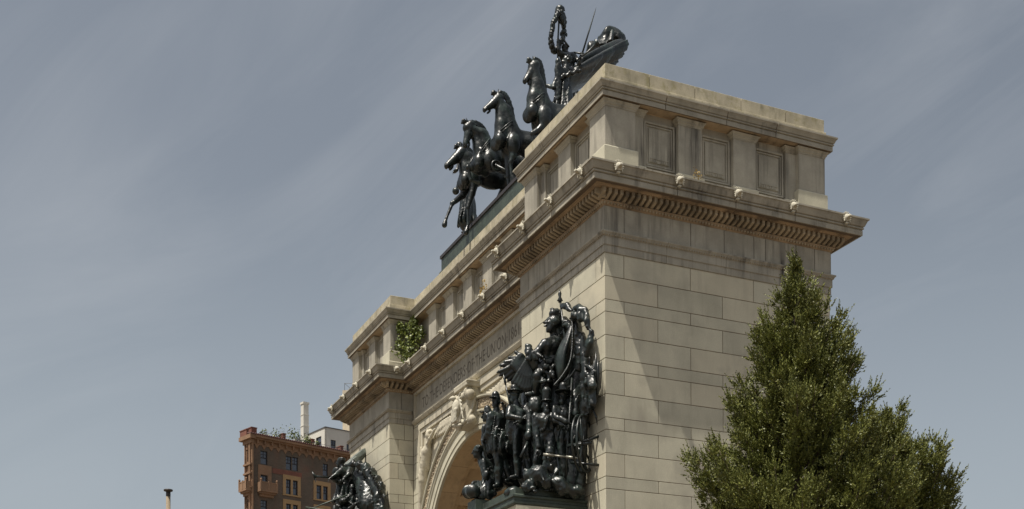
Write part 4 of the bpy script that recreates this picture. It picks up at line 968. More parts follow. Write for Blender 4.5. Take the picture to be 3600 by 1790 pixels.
s.chain([J(1090, 1180, .1), J(1130, 1120, -.05), J(1150, 1200, -.05), J(1120, 1300, 0), J(1150, 1420, 0)], [.10, .07, .09, .05, .06], fold=.03, ff=26)
J = A2(37.75)
s.chain([J(330, 1000, 0), J(340, 700, .1), J(400, 420, .2)], [.36, .34, .22], fold=.05, ff=14); s.chain([J(520, 960, -.3), J(520, 650, -.2), J(560, 350, -.1), J(620, 100, 0)], [.36, .36, .32, .3], fold=.05, ff=13)
s.chain([J(700, 960, -1.), J(720, 600, -.9), J(740, 200, -.8), J(700, -60, -.8)], [.4, .42, .40, .3], fold=.05, ff=15)
s.mesh('massed_drapery', M_bronze, army, detail=.03)
# A: soldier in a long buttoned coat
J = A2(36.9)
ja = dict(hd=J(352, 218), nk=J(358, 280), sr=J(300, 345, -.12), sl=J(425, 320, .12), er=J(285, 470, -.15), wr=J(245, 560, -.1), el=J(470, 355, -.05), wl=J(440, 275, -.2), fl=J(425, 245, -.25), pv=J(355, 545, 0), kr=J(375, 800, -.1), ar=J(380, 1045, 0), kl=J(450, 800, .1), al=J(500, 990, .1))
fa = L * .6 + TC * .8
o = body('soldier', army, ja, 1.55, fwd=fa, coat=(J(400, 700, 0), .30), fold=.032, seed=1, label='bronze soldier in a long double-buttoned coat and flat cap')
kepi(o, J(352, 212), fa, 1.55)
mb = MB()
for q, x0 in ((0, 322), (1, 290)):
    for k in range(9): mb.ell(J(x0 + 22 * (1 - k / 8) * (1 if q == 0 else .3), 350 + 17 * k, -.27 if q == 0 else -.2), (.028,) * 3, 7, 5)
for k in range(12): mb.ell(J(310 + 16 * k, 530 + 2 * k, -.26 + .01 * k), (.04, .04, .03), 7, 5)
mb.ell(J(345, 560, -.3), (.06, .06, .06)); mb.build('buttons', M_bronze, o, True)
# B: soldier behind in profile
J = A2(37.5)
jb = dict(hd=J(262, 355), nk=J(285, 415), sr=J(245, 470, -.2), sl=J(320, 440, .2), er=J(240, 590, -.2), wr=J(270, 700, -.1), el=J(330, 560), wl=J(320, 650), pv=J(290, 660), kr=J(285, 850), ar=J(300, 1030), kl=J(310, 850, .2), al=J(320, 1030, .2))
o = body('soldier', army, jb, 1.5, fwd=L, fold=.032, seed=2, label='bronze soldier in profile behind the man in the long coat'); kepi(o, J(265, 350), L + ZZ * .1, 1.5)
s = SD(.02, .02); s.ell(J(235, 568, -.32), (.12, .05, .14)); s.mesh('canteen', M_bronze, o)
# C: soldier with crossed arms
J = A2(36.35); fc_ = L * .85 + TC * .5
jc = dict(hd=J(535, 150), nk=J(555, 215), sr=J(490, 285, -.1), sl=J(668, 265, .12), er=J(480, 350, -.25), wr=J(600, 375, -.38), fr=J(632, 380, -.38), el=J(700, 330, -.15), wl=J(590, 405, -.35), fl=J(560, 412, -.35), pv=J(590, 490), kr=J(560, 740, -.1), ar=J(570, 950, -.05), kl=J(650, 740, .1), al=J(680, 930, .2))
o = body('soldier', army, jc, 1.6, fwd=fc_, fold=.032, seed=3, beard=True, label='bronze soldier in a brimmed hat with folded arms')
kepi(o, J(540, 142), fc_, 1.6, 'hat', tall=.06, visor=False, brim=.15, r=.095)
rod('rifle', o, J(505, 300, -.1), J(450, 40, -.1), .035, .02, tip=.35); rod('rifle', o, J(665, 280, .2), J(648, 80, .2), .03, .02, tip=.3)
# hand gripping a broken staff
J = A3(35.7)
# D: man in tall hat lunging forward
jd = dict(hd=J(228, 262), nk=J(225, 320, .05), sr=J(125, 360, -.05), sl=J(295, 340, 0), er=J(125, 520, -.1), wr=J(150, 660, -.2), fr=J(160, 705, -.25), el=J(360, 375, -.25), wl=J(430, 405, -.35), fl=J(455, 418, -.35), pv=J(210, 570, .1), kr=J(130, 800, -.1), ar=J(110, 960, 0), kl=J(270, 790, -.1), al=J(260, 985, 0))
fd = TC * .9 - L * .1
def ex(s):
    s.chain([J(60, 330, .3), J(60, 450, .2), J(55, 560, .1)], [.10, .09, .08], fold=.01); s.ell(J(52, 545, .05), (.12, .12, .15)); s.ell(J(120, 250, .4), (.22, .2, .3), fold=.02)
o = body('soldier', army, jd, 1.6, fwd=fd, fold=.032, seed=4, beard=True, extra=ex, label='bronze man in a tall crumpled hat stretching out one arm')
kepi(o, J(232, 240), fd, 1.6, 'tall_hat', tall=.17, visor=False, brim=.115, r=.075, rt_=.085)
rod('broken_staff', o, J(48, 600, .05), J(-25, 760, -.1), .045, .05)
# E: moustached man with pole
J = A3(35.75)
je = dict(hd=J(398, 160), nk=J(405, 225, .05), sr=J(320, 290, -.1), sl=J(490, 275, .1), er=J(330, 400, -.2), wr=J(400, 440, -.3), el=J(520, 330, -.1), wl=J(530, 200, -.1), fl=J(540, 170, -.1), pv=J(415, 530, .1), kr=J(390, 760, 0), ar=J(440, 1040, 0), kl=J(500, 760, .1), al=J(530, 1060, .1))
fe = TC * .9 + L * .45
o = body('soldier', army, je, 1.65, fwd=fe, fold=.035, seed=5, beard=True, coat=(J(420, 600, .1), .24), label='bronze moustached man in a round hat with bright chest, beside a pole')
kepi(o, J(403, 150), fe, 1.65, 'hat', tall=.10, visor=False, brim=.16, r=.09)
rod('pole', o, J(415, 1060, -.35), J(485, -30, -.1), .038, .03)
# F: crouching helmeted man, sword
J = A3(35.25)
jf = dict(hd=J(262, 735), nk=J(262, 800, .1), sr=J(225, 830, 0), sl=J(310, 820, .1), er=J(200, 900, -.1), wr=J(215, 760, -.1), fr=J(220, 742, -.1), el=J(330, 900, 0), wl=J(300, 960, -.1), pv=J(280, 960, .2), kr=J(230, 1000, 0), ar=J(270, 1080, .1), kl=J(320, 1000, 0), al=J(310, 1080, .1))
o = body('soldier', army, jf, 1.3, fwd=TC, beard=True, fold=.032, seed=6, label='small crouching bronze man in a pointed helmet')
s = SD(.018, .02); s.chain([J(266, 715), J(266, 690), J(266, 655)], [.13, .115, .03]); s.mesh('helmet', M_bronze, o)
mb = MB(); a, b = J(198, 733, -.25), J(578, 776, -.25); d = nrm(b - a); Ln = np.linalg.norm(b - a)
mb.tube([a, a + d * Ln * .29], [.04, .04], 8); mb.tube([a + d * Ln * .29, a + d * Ln * .6], .028, 8); mb.tube([a + d * Ln * .6, a + d * Ln * .8, b], [.045, .04, .003], 6)
M_bright = mat('worn_bright_bronze', (.30, .29, .24), .35, metal=.6, mottle=.2, bump=.1)
lbl(mb.build('sword', M_bright, o, True), 'pale worn sword held level')
# G: fallen man, H: knapsacks and boots
s = SD(.03, .05, 8); J = A3(35.15)
s.chain([J(70, 950, .1), J(150, 940, 0), J(215, 1010, 0)], [.20, .28, .24], fold=.02); s.chain([J(60, 1040, -.1), J(20, 1070, -.2)], [.17, .10]); s.ell(J(40, 1060, -.2), (.15, .15, .13), fold=.03, ff=40); s.chain([J(40, 930, .1), J(20, 895, .1)], [.12, .07])
s.chain([J(130, 910, -.2), J(180, 930, -.25), J(205, 1000, -.3)], [.04, .04, .04], k=.01)
for k in range(10): s.ell(J(RNG.uniform(0, 130), RNG.uniform(1040, 1110), -.25), (.09, .08, .06), k=.015)
s.mesh('fallen_soldier', M_bronze, army, detail=.02)['label'] = 'fallen bronze soldier lying on the base edge'
s = SD(.03, .05, 9); s.chain([J(270, 1030, .1), J(350, 1020, 0), J(390, 1080, 0)], [.12, .20, .2], fold=.02); s.ell(J(290, 1010, 0), (.16, .14, .08)); s.ell(J(440, 1080, .1), (.2, .2, .16), fold=.02); s.ell(J(500, 1110, .3), (.4, .3, .2), fold=.03); s.mesh('fallen_equipment', M_bronze, army, detail=.02)
# K: kneeling man with barrel
J = A2(37.35)
jk = dict(hd=J(168, 712), nk=J(205, 790, .05), sr=J(225, 815, -.2), sl=J(300, 800, .2), er=J(245, 960, -.3), wr=J(265, 920, -.35), fr=J(280, 890, -.38), el=J(320, 900, .1), wl=J(300, 960, 0), pv=J(320, 1010, .1), hr=J(310, 1010, -.1), kr=J(235, 1150, -.2), ar=J(330, 1120, -.2), kl=J(130, 1060, .1), al=J(200, 1180, .2))
o = body('kneeling_man', army, jk, 1.6, fwd=L, hair=.022, bare=False, fold=.035, seed=7, hfwd=L - ZZ * .15, label='bronze kneeling man with curly hair in profile at the outer corner')
mb = MB(); c0, c1 = J(75, 1110, .25), J(150, 1100, -.5); ax = nrm(c1 - c0)
mb.tube([c0, c0 + ax * .03, c0 + ax * .2, c0 + ax * .45, c0 + ax * .7], [.15, .18, .20, .20, .18], 20)
for t in (.04, .2, .5): mb.tube([c0 + ax * t, c0 + ax * (t + .03)], .212, 20)
lbl(mb.build('barrel', M_bronze, army, True), 'round bronze keg under the kneeling man'); mb = MB(); mb.box(*[float(q) for q in (J(185, 1240)[0] - .32, J(185, 1240)[0] + .3, J(185, 1240)[1] - .25, J(185, 1240)[1] + .3, J(185, 1240)[2] - .28, J(185, 1240)[2] + .10)]); mb.build('block', M_bronze2, army)
cloth('cloth', army, [[J(110, 1020, .2), J(170, 1000, .1), J(230, 1010, 0)], [J(115, 1060, -.1), J(180, 1060, -.2), J(245, 1080, -.2)], [J(120, 1100, -.3), J(190, 1120, -.3), J(235, 1160, -.3)]], .04, 5, .03)
# goddess
J = A1(36.35); fg = L * .92 + TC * .35
jg = dict(hd=J(672, 495), nk=J(700, 620, .1), sr=J(590, 700, -.2), sl=J(770, 625, .15), er=J(480, 820, -.3), wr=J(540, 850, -.4), fr=J(560, 868, -.4), el=J(850, 520, .1), wl=J(785, 400, 0), fl=J(775, 370, 0), pv=J(640, 960, .15), kr=J(500, 1090, -.3), ar=J(480, 1290, -.1), kl=J(620, 1130, .1), al=J(600, 1330, .2))
def exg(s):
    s.chain([J(560, 960, -.2), J(700, 900, 0), J(760, 980, .1)], [.14, .16, .2], fold=.02, ff=30)
    for k in range(34): s.ell(J(RNG.uniform(540, 700), 960 + RNG.uniform(0, 200), RNG.uniform(-.45, -.2)), (.07, .06, .07), k=.012)
o = body('goddess', army, jg, 1.95, fwd=fg, bare=True, seed=9, extra=exg, h=.03, label='large bare-chested bronze goddess in a crested helmet')
s = SD(.022, .025, 3); S_ = 1.95
s.ell(J(705, 450, .02), (.20, .20, .19)); s.chain([J(600, 455, 0), J(640, 430, 0), J(700, 390, .02)], [.04, .09, .12]); s.ell(J(612, 458, 0), (.10, .12, .03)); s.chain([J(690, 350, 0), J(730, 340, .05), J(775, 440, .1), J(790, 560, .1)], [.13, .13, .14, .06]); s.chain([J(700, 340, 0), J(690, 310, 0), J(655, 290, 0)], [.09, .07, .02]); s.chain([J(710, 310, 0), J(675, 280, 0)], [.05, .02]); s.chain([J(730, 500, .1), J(760, 600, .15), J(745, 640, .1)], [.12, .13, .05])
s.mesh('helmet', M_bronze, o, detail=.01)
rod('spear', o, J(865, 950, -.3), J(772, 180, 0), .035, .03); 
mb = MB(); a = J(772, 215, 0); d = nrm(J(768, 105, 0) - a); mb.tube([a, a + d * .08, a + d * .16, a + d * .26, a + d * .38], [.05, .075, .04, .06, .004], 6); mb.tube([a + RH * .08 + d * .05, a + d * .1, a - RH * .08 + d * .05], .022, 6); mb.build('spear_head', M_bronze, o, True)
# eagle
s = SD(.024, .03, 3); J = A1(36.2)
s.chain([J(400, 790, -.1), J(440, 860, -.05), J(480, 960, 0)], [.13, .17, .15]); s.ell(J(400, 740, -.1), (.10, .11, .09)); s.cone(J(375, 720, -.12), J(362, 745, -.14), .05, .012)
for k in range(20): s.ell(J(390 + RNG.uniform(-10, 120), 800 + RNG.uniform(0, 90), -.2), (.05, .05, .07), k=.01)
e_ = s.mesh('eagle', M_bronze, army, detail=.008); lbl(e_, 'bronze eagle spreading its wings at the goddess side')
edge = [(230, 800), (140, 880), (60, 965), (15, 1050), (40, 1075), (90, 1110), (135, 1150), (190, 1180)]
roots = [(340, 860), (335, 870), (335, 880), (335, 895), (340, 910), (345, 920), (350, 935), (355, 950)]
rp = []; ep = []
for i in range(len(edge) - 1):
    for t in (0, .34, .67): rp.append(J(*(np.array(roots[i]) * (1 - t) + np.array(roots[i + 1]) * t), .15)); q = np.array(edge[i]) * (1 - t) + np.array(edge[i + 1]) * t; jag = 1 - .10 * (len(rp) % 2); q = np.array([340, 890]) + (q - np.array([340, 890])) * jag; ep.append(J(*q, .25))
tips = [(235, 795), (150, 868), (95, 925), (45, 968), (12, 1052), (42, 1090), (92, 1128), (140, 1160), (190, 1192)]
fan('wing', e_, [J(345, 880 + 8 * k, .15) for k in range(9)], [J(u_, v_, .2 + .02 * k) for k, (u_, v_) in enumerate(tips)], .058, .16)
fan('wing', e_, rp, [a * .52 + b * .48 - FH * .07 for a, b in zip(rp, ep)], .06, .6)
rp2, ep2 = [], []
for k in range(13): t = k / 12; rp2.append(J(370 + 60 * t, 900 + 20 * t, .1)); ep2.append(J(200 + 250 * t, 1180 + 90 * math.sin(t * 2.4) + (12 if k % 2 else 0), .15))
fan('wing', e_, rp2, ep2, .06, .35)
# flag and its cords
J = A1(35.95)
cloth('flag', army, [[J(905, 480, 0), J(925, 470, -.1), J(950, 480, .1)], [J(790, 680, .0), J(860, 660, -.25), J(930, 700, .05)], [J(715, 850, 0), J(800, 850, -.3), J(900, 880, 0)], [J(705, 1000, .1), J(790, 1020, -.25), J(870, 1050, .05)], [J(740, 1120, .15), J(780, 1150, -.1), J(800, 1140, .1)]], .05, 2.5, .03, label='large smooth bronze flag hanging in a rounded lobe')
JW = lambda u, v, c: PY(1740 + u / 3.371, 1000 + v / 3.371, -(.62 - .6 * c)); J = JW
s = SD(.03, .045, 5)
s.chain([J(790, 250, .3), J(850, 260, .25), J(905, 310, .25)], [.06, .11, .05], fold=.03); s.chain([J(925, 300, .3), J(985, 280, .3), J(1050, 310, .35), J(1090, 390, .4)], [.05, .11, .12, .08], fold=.03)
s.chain([J(910, 400, .3), J(960, 370, .2), J(1030, 380, .3), J(1100, 440, .35), J(1135, 560, .4), J(1120, 700, .4), J(1090, 840, .4)], [.07, .12, .13, .09, .06, .12, .08], fold=.035)
s.chain([J(960, 450, .5), J(1000, 600, .5), J(1010, 800, .5), J(1000, 1000, .5)], [.13, .14, .14, .12], fold=.03, ff=24)
s.chain([J(820, 420, .5), J(860, 470, .45), J(900, 520, .5)], [.10, .13, .12], fold=.04)
s.mesh('furled_flag', M_bronze, army, detail=.02); J = A1(35.75)
cord('cord', army, [J(912, 420, -.1), J(920, 560, -.2), J(912, 780, -.25), J(880, 940, -.3), J(800, 1080, -.35), J(700, 1200, -.35)], .02, .036)
cord('cord', army, [J(1010, 700, -.05), J(1015, 850, -.1), J(980, 960, -.15), J(900, 1080, -.25), J(820, 1150, -.3)], .02, .036)
cord('cord', army, [J(905, 580, -.1), J(980, 650, -.1), J(1050, 745, 0)], .03)
# spears, ribbons and wheel at the wall side
mb = MB(); J = lambda u, v, c: PY(1740 + u / 3.371, 1000 + v / 3.371, -.16 - c)
for (u0, v0, u1, v1) in ((1195, 1400, 1198, 770), (1170, 1400, 1180, 850), (1215, 1300, 1222, 880), (1150, 1400, 1165, 930), (1130, 1400, 1150, 980), (1110, 1400, 1125, 800)):
    a, b = J(u0, v0, .1), J(u1, v1, .1); mb.tube([a, a * .3 + b * .7, b], [.05, .045, .004], 6)
mb.build('bayonet_cluster', M_bronze, army, True)
J = lambda u, v, c: PY(1740 + u / 3.371, 1000 + v / 3.371, -.3 + c)
s = SD(.025, .02, 2); s.chain([J(1040, 960, 0), J(1120, 980, -.05), J(1190, 1040, 0), J(1190, 1090, 0), J(1130, 1150, 0), J(1150, 1220, 0), J(1200, 1290, .05)], [.05, .06, .05, .035, .04, .05, .03])
J = lambda u, v, c: PY(1840 + u / 2.846, 1340 + v / 2.846, -.2 + c); s.chain([J(660, 30, 0), J(700, 80, 0), J(715, 150, 0), J(700, 290, 0), J(730, 360, 0), J(740, 450, .05)], [.045, .05, .05, .03, .035, .01]); s.ell(J(640, 220, 0), (.10, .08, .10)); s.ell(J(628, 360, 0), (.05, .05, .06))
s.mesh('ribbon', M_bronze, army)
mb = MB(); c0 = PD(2040, 1562, 35.25)
nx = nrm(RH * .93 - FH * .36); ty = nrm(np.cross(ZZ, nx))
for r_, off in ((.80, 0), (.80, .14)):
    mb.tube([c0 + nx * off + ty * math.cos(a) * r_ * .95 + ZZ * math.sin(a) * r_ for a in np.linspace(0, 2 * math.pi, 36)[:-1]], .034, 8, True)
mb.tube([c0 + nx * -.35, c0 + nx * .35], .05, 8); mb.tube([c0 + np.array([-.25, -.3, -.05]), c0 + np.array([.3, .45, .2])], .04, 8); mb.tube([c0 - ZZ * .5 + np.array([-.2, -.2, 0]), c0 - ZZ * .62 + np.array([.3, .45, 0])], .04, 8)
for k in range(4): a = math.pi * k / 4 + .3; mb.tube([c0 + nx * .07 - (ty * math.cos(a) * .95 + ZZ * math.sin(a)) * .78, c0 + nx * .07 + (ty * math.cos(a) * .95 + ZZ * math.sin(a)) * .78], .03, 6)
lbl(mb.build('wheel', M_bronze, army, True), 'bronze gun wheel standing out from the right edge')

# ------------------------------------------------------------------ sailors' group on the far pier
navy = tag(empty('bronze_sailors_group'), 'dark bronze sailors group with a raised wing and long trumpet on the far pier', 'sculpture')
bronze_base(navy, -23.28, -19.92)
J = Rel(53.9, 1080, 1550, 5.337)
JN = lambda u, v, o=.45: PY(1080 + u / 5.337, 1550 + v / 5.337, -o)
s = SD(.05, .10, 4); s.chain([JN(760, 455, 1.2), JN(880, 430, 1.0), JN(1020, 470, .8), JN(1130, 550, .6), JN(1210, 650, .5), JN(1280, 780, .45), JN(1330, 900, .4), JN(1370, 1100, .4), JN(1390, 1400, .4)], [.07, .12, .18, .22, .24, .26, .28, .28, .28], fold=.05, ff=16)
s.chain([JN(1050, 700, .5), JN(1150, 900, .4), JN(1220, 1200, .4)], [.45, .5, .55], fold=.05, ff=12)
for k in range(9): s.chain([JN(1150 + 28 * k, 520 + 48 * k, .75), JN(1175 + 27 * k, 560 + 52 * k, .55), JN(1185 + 26 * k, 620 + 55 * k, .5)], [.03, .07, .04], k=.02)
s.chain([JN(1385, 800, .35), JN(1400, 1300, .3)], [.10, .14], k=.03)
for k in range(12): s.ell(J(950 + 25 * k, 640 + 55 * k, .8), (.5, .5, .6), fold=.06, ff=9)
s.chain([J(1000, 1300, .4), J(1100, 1600, .4), J(1100, 2300, .5)], [1.0, 1.2, 1.3], fold=.05, ff=8)
s.mesh('massed_sail', M_bronze, navy, detail=.05)
jn = dict(hd=J(625, 415), nk=J(660, 480), sr=J(640, 560, -.2), sl=J(800, 520, .2), er=J(560, 640, -.4), wr=J(470, 680, -.5), el=J(790, 620, -.2), wl=J(700, 700, -.4), pv=J(760, 800, .1), kr=J(700, 1050, -.1), ar=J(690, 1300, 0), kl=J(820, 1050, .1), al=J(820, 1300, .1))
o = body('winged_trumpeter', navy, jn, 1.8, fwd=L, bare=False, hair=.035, fold=.035, seed=3, coat=(J(720, 1200), .4), h=.035, label='bronze winged figure with a wreath on its hair')
fan('wing', o, [PD(a[0], a[1], 54.2) for a in pathpts([(1206, 1642), (1224, 1660)], 13)], [PD(q[0], q[1], 55.0) for q in pathpts([(1284, 1577), (1291, 1586), (1282, 1604), (1262, 1624)], 13)], .075, .4, mt=M_wingb, h=.032)
fan('wing', o, [PD(a[0], a[1], 54.0) for a in pathpts([(1206, 1648), (1224, 1662)], 8)], [PD(q[0], q[1], 54.5) for q in pathpts([(1258, 1605), (1262, 1618), (1250, 1636)], 8)], .08, .5, mt=M_wingb, h=.032)
jn = dict(hd=J(540, 590), nk=J(580, 640), sr=J(560, 700, -.2), sl=J(690, 690, .2), er=J(500, 740, -.3), wr=J(450, 700, -.4), el=J(620, 760, -.3), wl=J(520, 740, -.4), pv=J(680, 900, .1), kr=J(640, 1100, -.1), ar=J(640, 1350, 0), kl=J(730, 1100, .1), al=J(730, 1350, .1))
o = body('trumpeter', navy, jn, 1.6, fwd=L, hair=.03, fold=.035, seed=4, coat=(J(650, 1150), .4), h=.035, label='bronze figure blowing a long trumpet to the left')
mb = MB(); mb.tube([J(450, 690, -.4), J(200, 672, -.4), J(150, 668, -.4), J(128, 675, -.4)], [.035, .045, .08, .26], 14); mb.build('trumpet', M_bronze, o, True)
for (hx, hy, dd, sd_, ff_, lb) in ((845, 930, -.5, 5, TC, 'bronze sailor in the middle of the group'), (610, 1150, -.7, 6, L, 'bronze sailor crouching at the left foot of the group')):
    jn = dict(hd=J(hx, hy, dd), nk=J(hx, hy + 70, dd), sr=J(hx - 80, hy + 110, dd - .1), sl=J(hx + 80, hy + 100, dd + .1), er=J(hx - 90, hy + 210, dd - .2), wr=J(hx - 20, hy + 240, dd - .4), el=J(hx + 170, hy + 130, dd - .2), wl=J(hx + 290, hy + 40, dd - .3), pv=J(hx + 10, hy + 330, dd), kr=J(hx - 40, hy + 600, dd), ar=J(hx - 40, hy + 850, dd), kl=J(hx + 60, hy + 600, dd), al=J(hx + 60, hy + 850, dd))
    o = body('sailor', navy, jn, 1.55, fwd=ff_, fold=.03, seed=sd_, h=.035, beard=True, label=lb); kepi(o, J(hx, hy, dd), ff_, 1.55, 'cap', tall=.03, visor=False, brim=.11, h=.03)
s = SD(.035, .03, 5); s.chain([J(1100, 960, -.6), J(1200, 1000, -.6)], [.14, .12]); s.chain([J(1050, 1090, -.7), J(1160, 1230, -.7)], [.16, .17]); s.ell(J(1340, 1140, -.2), (.14, .14, .16)); s.chain([J(650, 1000, -.8), J(680, 1120, -.8), J(800, 1020, -.8)], [.03, .08, .03], k=.02); s.ell(J(680, 1130, -.8), (.3, .2, .15), fold=.03)
for k in range(16): s.ell(J(RNG.uniform(560, 1400), RNG.uniform(1150, 1400), RNG.uniform(-.8, -.2)), (.22, .2, .25), fold=.03, ff=20)
s.chain([J(1400, 900, .3), J(1470, 1300, .3)], [.10, .12]); s.mesh('crew_and_gear', M_bronze, navy, detail=.03)
rod('boat_hook', navy, J(560, 1330, -1.), J(-30, 1245, -1.1), .03, .03, mt=M_bronze2); rod('boat_hook', navy, J(760, 1010, -.9), J(-20, 1310, -.9) , .03, .03, mt=M_bronze2)
# ------------------------------------------------------------------ cedars
M_leaf = mat('cedar_foliage', (.118, .132, .028), .5, mottle=.35, mscale=1.6, fine=.2, fscale=9, island=.35, tint=(.28, .265, .075), bump=0, spec=.35)
M_bark = mat('cedar_bark', (.10, .07, .05), .95, mottle=.2, bump=.5, bscale=20)
def cedar(name, base, height, prof, label, seed, nb=340, lean=(0, 0), gaps=(), z_lo=3.5):
    rg = np.random.default_rng(seed); root = tag(empty(name, base), label, 'tree'); base = np.array(base, float)
    mb = MB(); P = [np.array([0, 0, 0.])]
    for t in np.linspace(.05, .97, 12): P.append(np.array([lean[0] * t + .05 * math.sin(7 * t), lean[1] * t + .05 * math.cos(5 * t), height * t]))
    mb.tube(P, list(np.linspace(.26, .012, len(P))), 10)
    crown = lambda t: np.array([lean[0] * t, lean[1] * t, height * t])
    leaves_o, leaves_d, leaves_s = [], [], []
    zp, rp = zip(*prof)
    for k in range(nb):
        t = rg.random() ** .85; zt = z_lo / height + (1.0 - z_lo / height) * t; z = zt * height; az = rg.uniform(0, 2 * math.pi) if k % 3 else 2.399 * k
        rad = np.interp(z, zp, rp) * (0.55 + .45 * rg.random() ** .6) * (1 + .16 * math.sin(3 * az + z * 2.6 + seed) + .09 * math.sin(7 * az + 5 * z) + .10 * math.sin(2 * az + 6.5 * z)); 
        if rad < .02: continue
        rad = min(rad * (1.15 if rg.random() < .1 else 1.0), 1.10 * np.interp(z, zp, rp)); st = crown(max(0, zt - (.10 + .62 * rad) / height)); d = np.array([math.cos(az), math.sin(az), 0]); rise = .35 + .45 * zt + .25 * rg.random()
        end = crown(zt) + d * rad + ZZ * (.10 * rad + .05)
        mid = st * .45 + end * .55 - ZZ * (.12 * rad); pts = []
        for q in np.linspace(0, 1, 7): pts.append((1 - q) ** 2 * st + 2 * q * (1 - q) * mid + q * q * end + ZZ * (.16 * rad * q ** 3))
        mb.tube(pts, list(np.linspace(.02, .003, 7) * (.4 + rad * .4)), 5)
        nc = int(2 + 8 * rad)
        for cl in range(nc):      # foliage gathers in clumps along the limb, denser towards the tip
            q = .36 + .64 * (cl + rg.random() * .8) / nc; q = min(q, .99); i = min(int(q * 6), 5); f = q * 6 - i; pc = pts[i] * (1 - f) + pts[i + 1] * f + rg.normal(0, .03 + .02 * rad, 3); cr_ = rg.uniform(.08, .135) * (.6 + .5 * min(1.2, rad)) * (1.25 - .5 * q) * min(1, .3 + rad * 1.6)
            for j in range(int(5 + 165 * cr_)):
                rd = nrm(rg.normal(0, 1, 3) + d * .5 + ZZ * .45); p = pc + rd * cr_ * rg.uniform(.2, 1.0); dd = nrm(rd * .8 + ZZ * .75 + d * .35 + rg.normal(0, .25, 3)); ln = rg.uniform(.07, .16)
                if rg.random() < (.40 if q > .8 else .12): ln *= 1.75; dd = nrm(dd * .9 + ZZ * .8 + d * .25)
                m = max(4, int(ln * 88))
                for a in range(m):
                    w = (a + .5) / m; pos = p + dd * ln * w; sd = nrm(np.cross(dd, rg.normal(0, 1, 3))); ld = nrm(dd * 1.1 + sd * .75 * (1.1 - w * .5)); leaves_o.append(pos); leaves_d.append(ld); leaves_s.append((rg.uniform(.026, .048)) * (1.15 - .5 * w))
    for a in range(420):      # the leader: a slim spire
        t_ = rg.random(); p = crown(.93 + .08 * t_) + rg.normal(0, 1, 3) * [.05 * (1.05 - t_), .05 * (1.05 - t_), 0]; leaves_o.append(p); leaves_d.append(nrm(rg.normal(0, .45, 3) + ZZ * 1.1)); leaves_s.append(.045)
    O_, D_, S_ = np.array(leaves_o), np.array(leaves_d), np.array(leaves_s)[:, None]
    sd = np.cross(D_, rg.normal(0, 1, D_.shape)); sd /= np.linalg.norm(sd, axis=1, keepdims=True) + 1e-9; up_ = np.cross(D_, sd)
    V = np.stack([O_, O_ + D_ * S_ * .5 + sd * S_ * .30 + up_ * S_ * .07, O_ + D_ * S_, O_ + D_ * S_ * .5 - sd * S_ * .30 + up_ * S_ * .07], 1).reshape(-1, 3); n = len(O_)
    me = bpy.data.meshes.new('crown'); me.vertices.add(4 * n); me.vertices.foreach_set('co', V.astype(np.float32).ravel()); me.loops.add(4 * n); me.loops.foreach_set('vertex_index', np.arange(4 * n, dtype=np.int32)); me.polygons.add(n); me.polygons.foreach_set('loop_start', np.arange(0, 4 * n, 4, dtype=np.int32)); me.polygons.foreach_set('loop_total', np.full(n, 4, dtype=np.int32)); me.update(calc_edges=True); me.materials.append(M_leaf)
    o = bpy.data.objects.new('crown', me); col.objects.link(o); o.parent = root; mb.build('trunk', M_bark, root, True); print(name, 'leaves', n)
    return root
DT = 18.0
def tree_at(u, v, dist):
    p = PD(u, v, dist); return (p[0], p[1], 0.0), p[2]
b, h_ = tree_at(2808, 905, DT)
pz = lambda v, D_: 1.6 + (2699 - v) / FPX * D_
cedar('cedar_tree', b, h_ - .12, [(0, .5), (3.0, 1.65), (pz(1790, DT), 1.48), (pz(1650, DT), 1.26), (pz(1500, DT), .98), (pz(1350, DT), .80), (pz(1250, DT), .64), (pz(1160, DT), .50), (pz(1080, DT), .30), (pz(1000, DT), .11), (pz(940, DT), .04), (h_, .02)], 'tall dark green cedar with a pointed top in front of the arch side wall', 11, 285)
b, h_ = tree_at(3130, 1432, 19.0)
cedar('cedar_tree', b, h_ - .1, [(0, .4), (3.0, 1.15), (pz(1790, 19), .92), (pz(1700, 19), .76), (pz(1600, 19), .52), (pz(1520, 19), .33), (pz(1460, 19), .16), (h_, .03)], 'lower ragged cedar at the right edge, half behind the tall one', 23, 165, z_lo=3.0)

# ------------------------------------------------------------------ ivy and weeds on the arch
M_ivy = mat('ivy_leaves', (.095, .125, .018), .5, mottle=.3, mscale=5, island=.45, tint=(.19, .185, .03), bump=0, fine=.1)
M_dry = mat('dry_weeds', (.30, .20, .05), .7, mottle=.3, island=.3, bump=0)
def ivy(name, label, blobs, m, n, sz, group=None, stems=()):
    rg = np.random.default_rng(5); mb = MB(); 
    for k in range(n):
        c_, r_ = blobs[rg.integers(len(blobs))]; p = np.array(c_) + np.clip(rg.normal(0, .5, 3), -1, 1) * r_; d = nrm(rg.normal(0, 1, 3) + np.array([.3, -.6, .4])); a = nrm(np.cross(d, rg.normal(0, 1, 3))); b_ = np.cross(d, a); s_ = sz * rg.uniform(.6, 1.3)
        mb.add([p - a * s_, p - b_ * s_ * .7, p + a * s_, p + b_ * s_ * .7], [(0, 1, 2, 3)])
    for st in stems: mb.tube(st, .012, 5)
    lo = min(v[2] for v in mb.v); i0 = min(range(len(mb.v)), key=lambda i: mb.v[i][2]); og = (mb.v[i0][0], mb.v[i0][1], lo)
    o = mb.build(name, m, origin=og); o.location = og; tag(o, label, 'plant', group); return o
q = lambda u, v, x: PX(1400 + u / 4.27, 1000 + v / 4.27, x)
xi = -W + A + .15
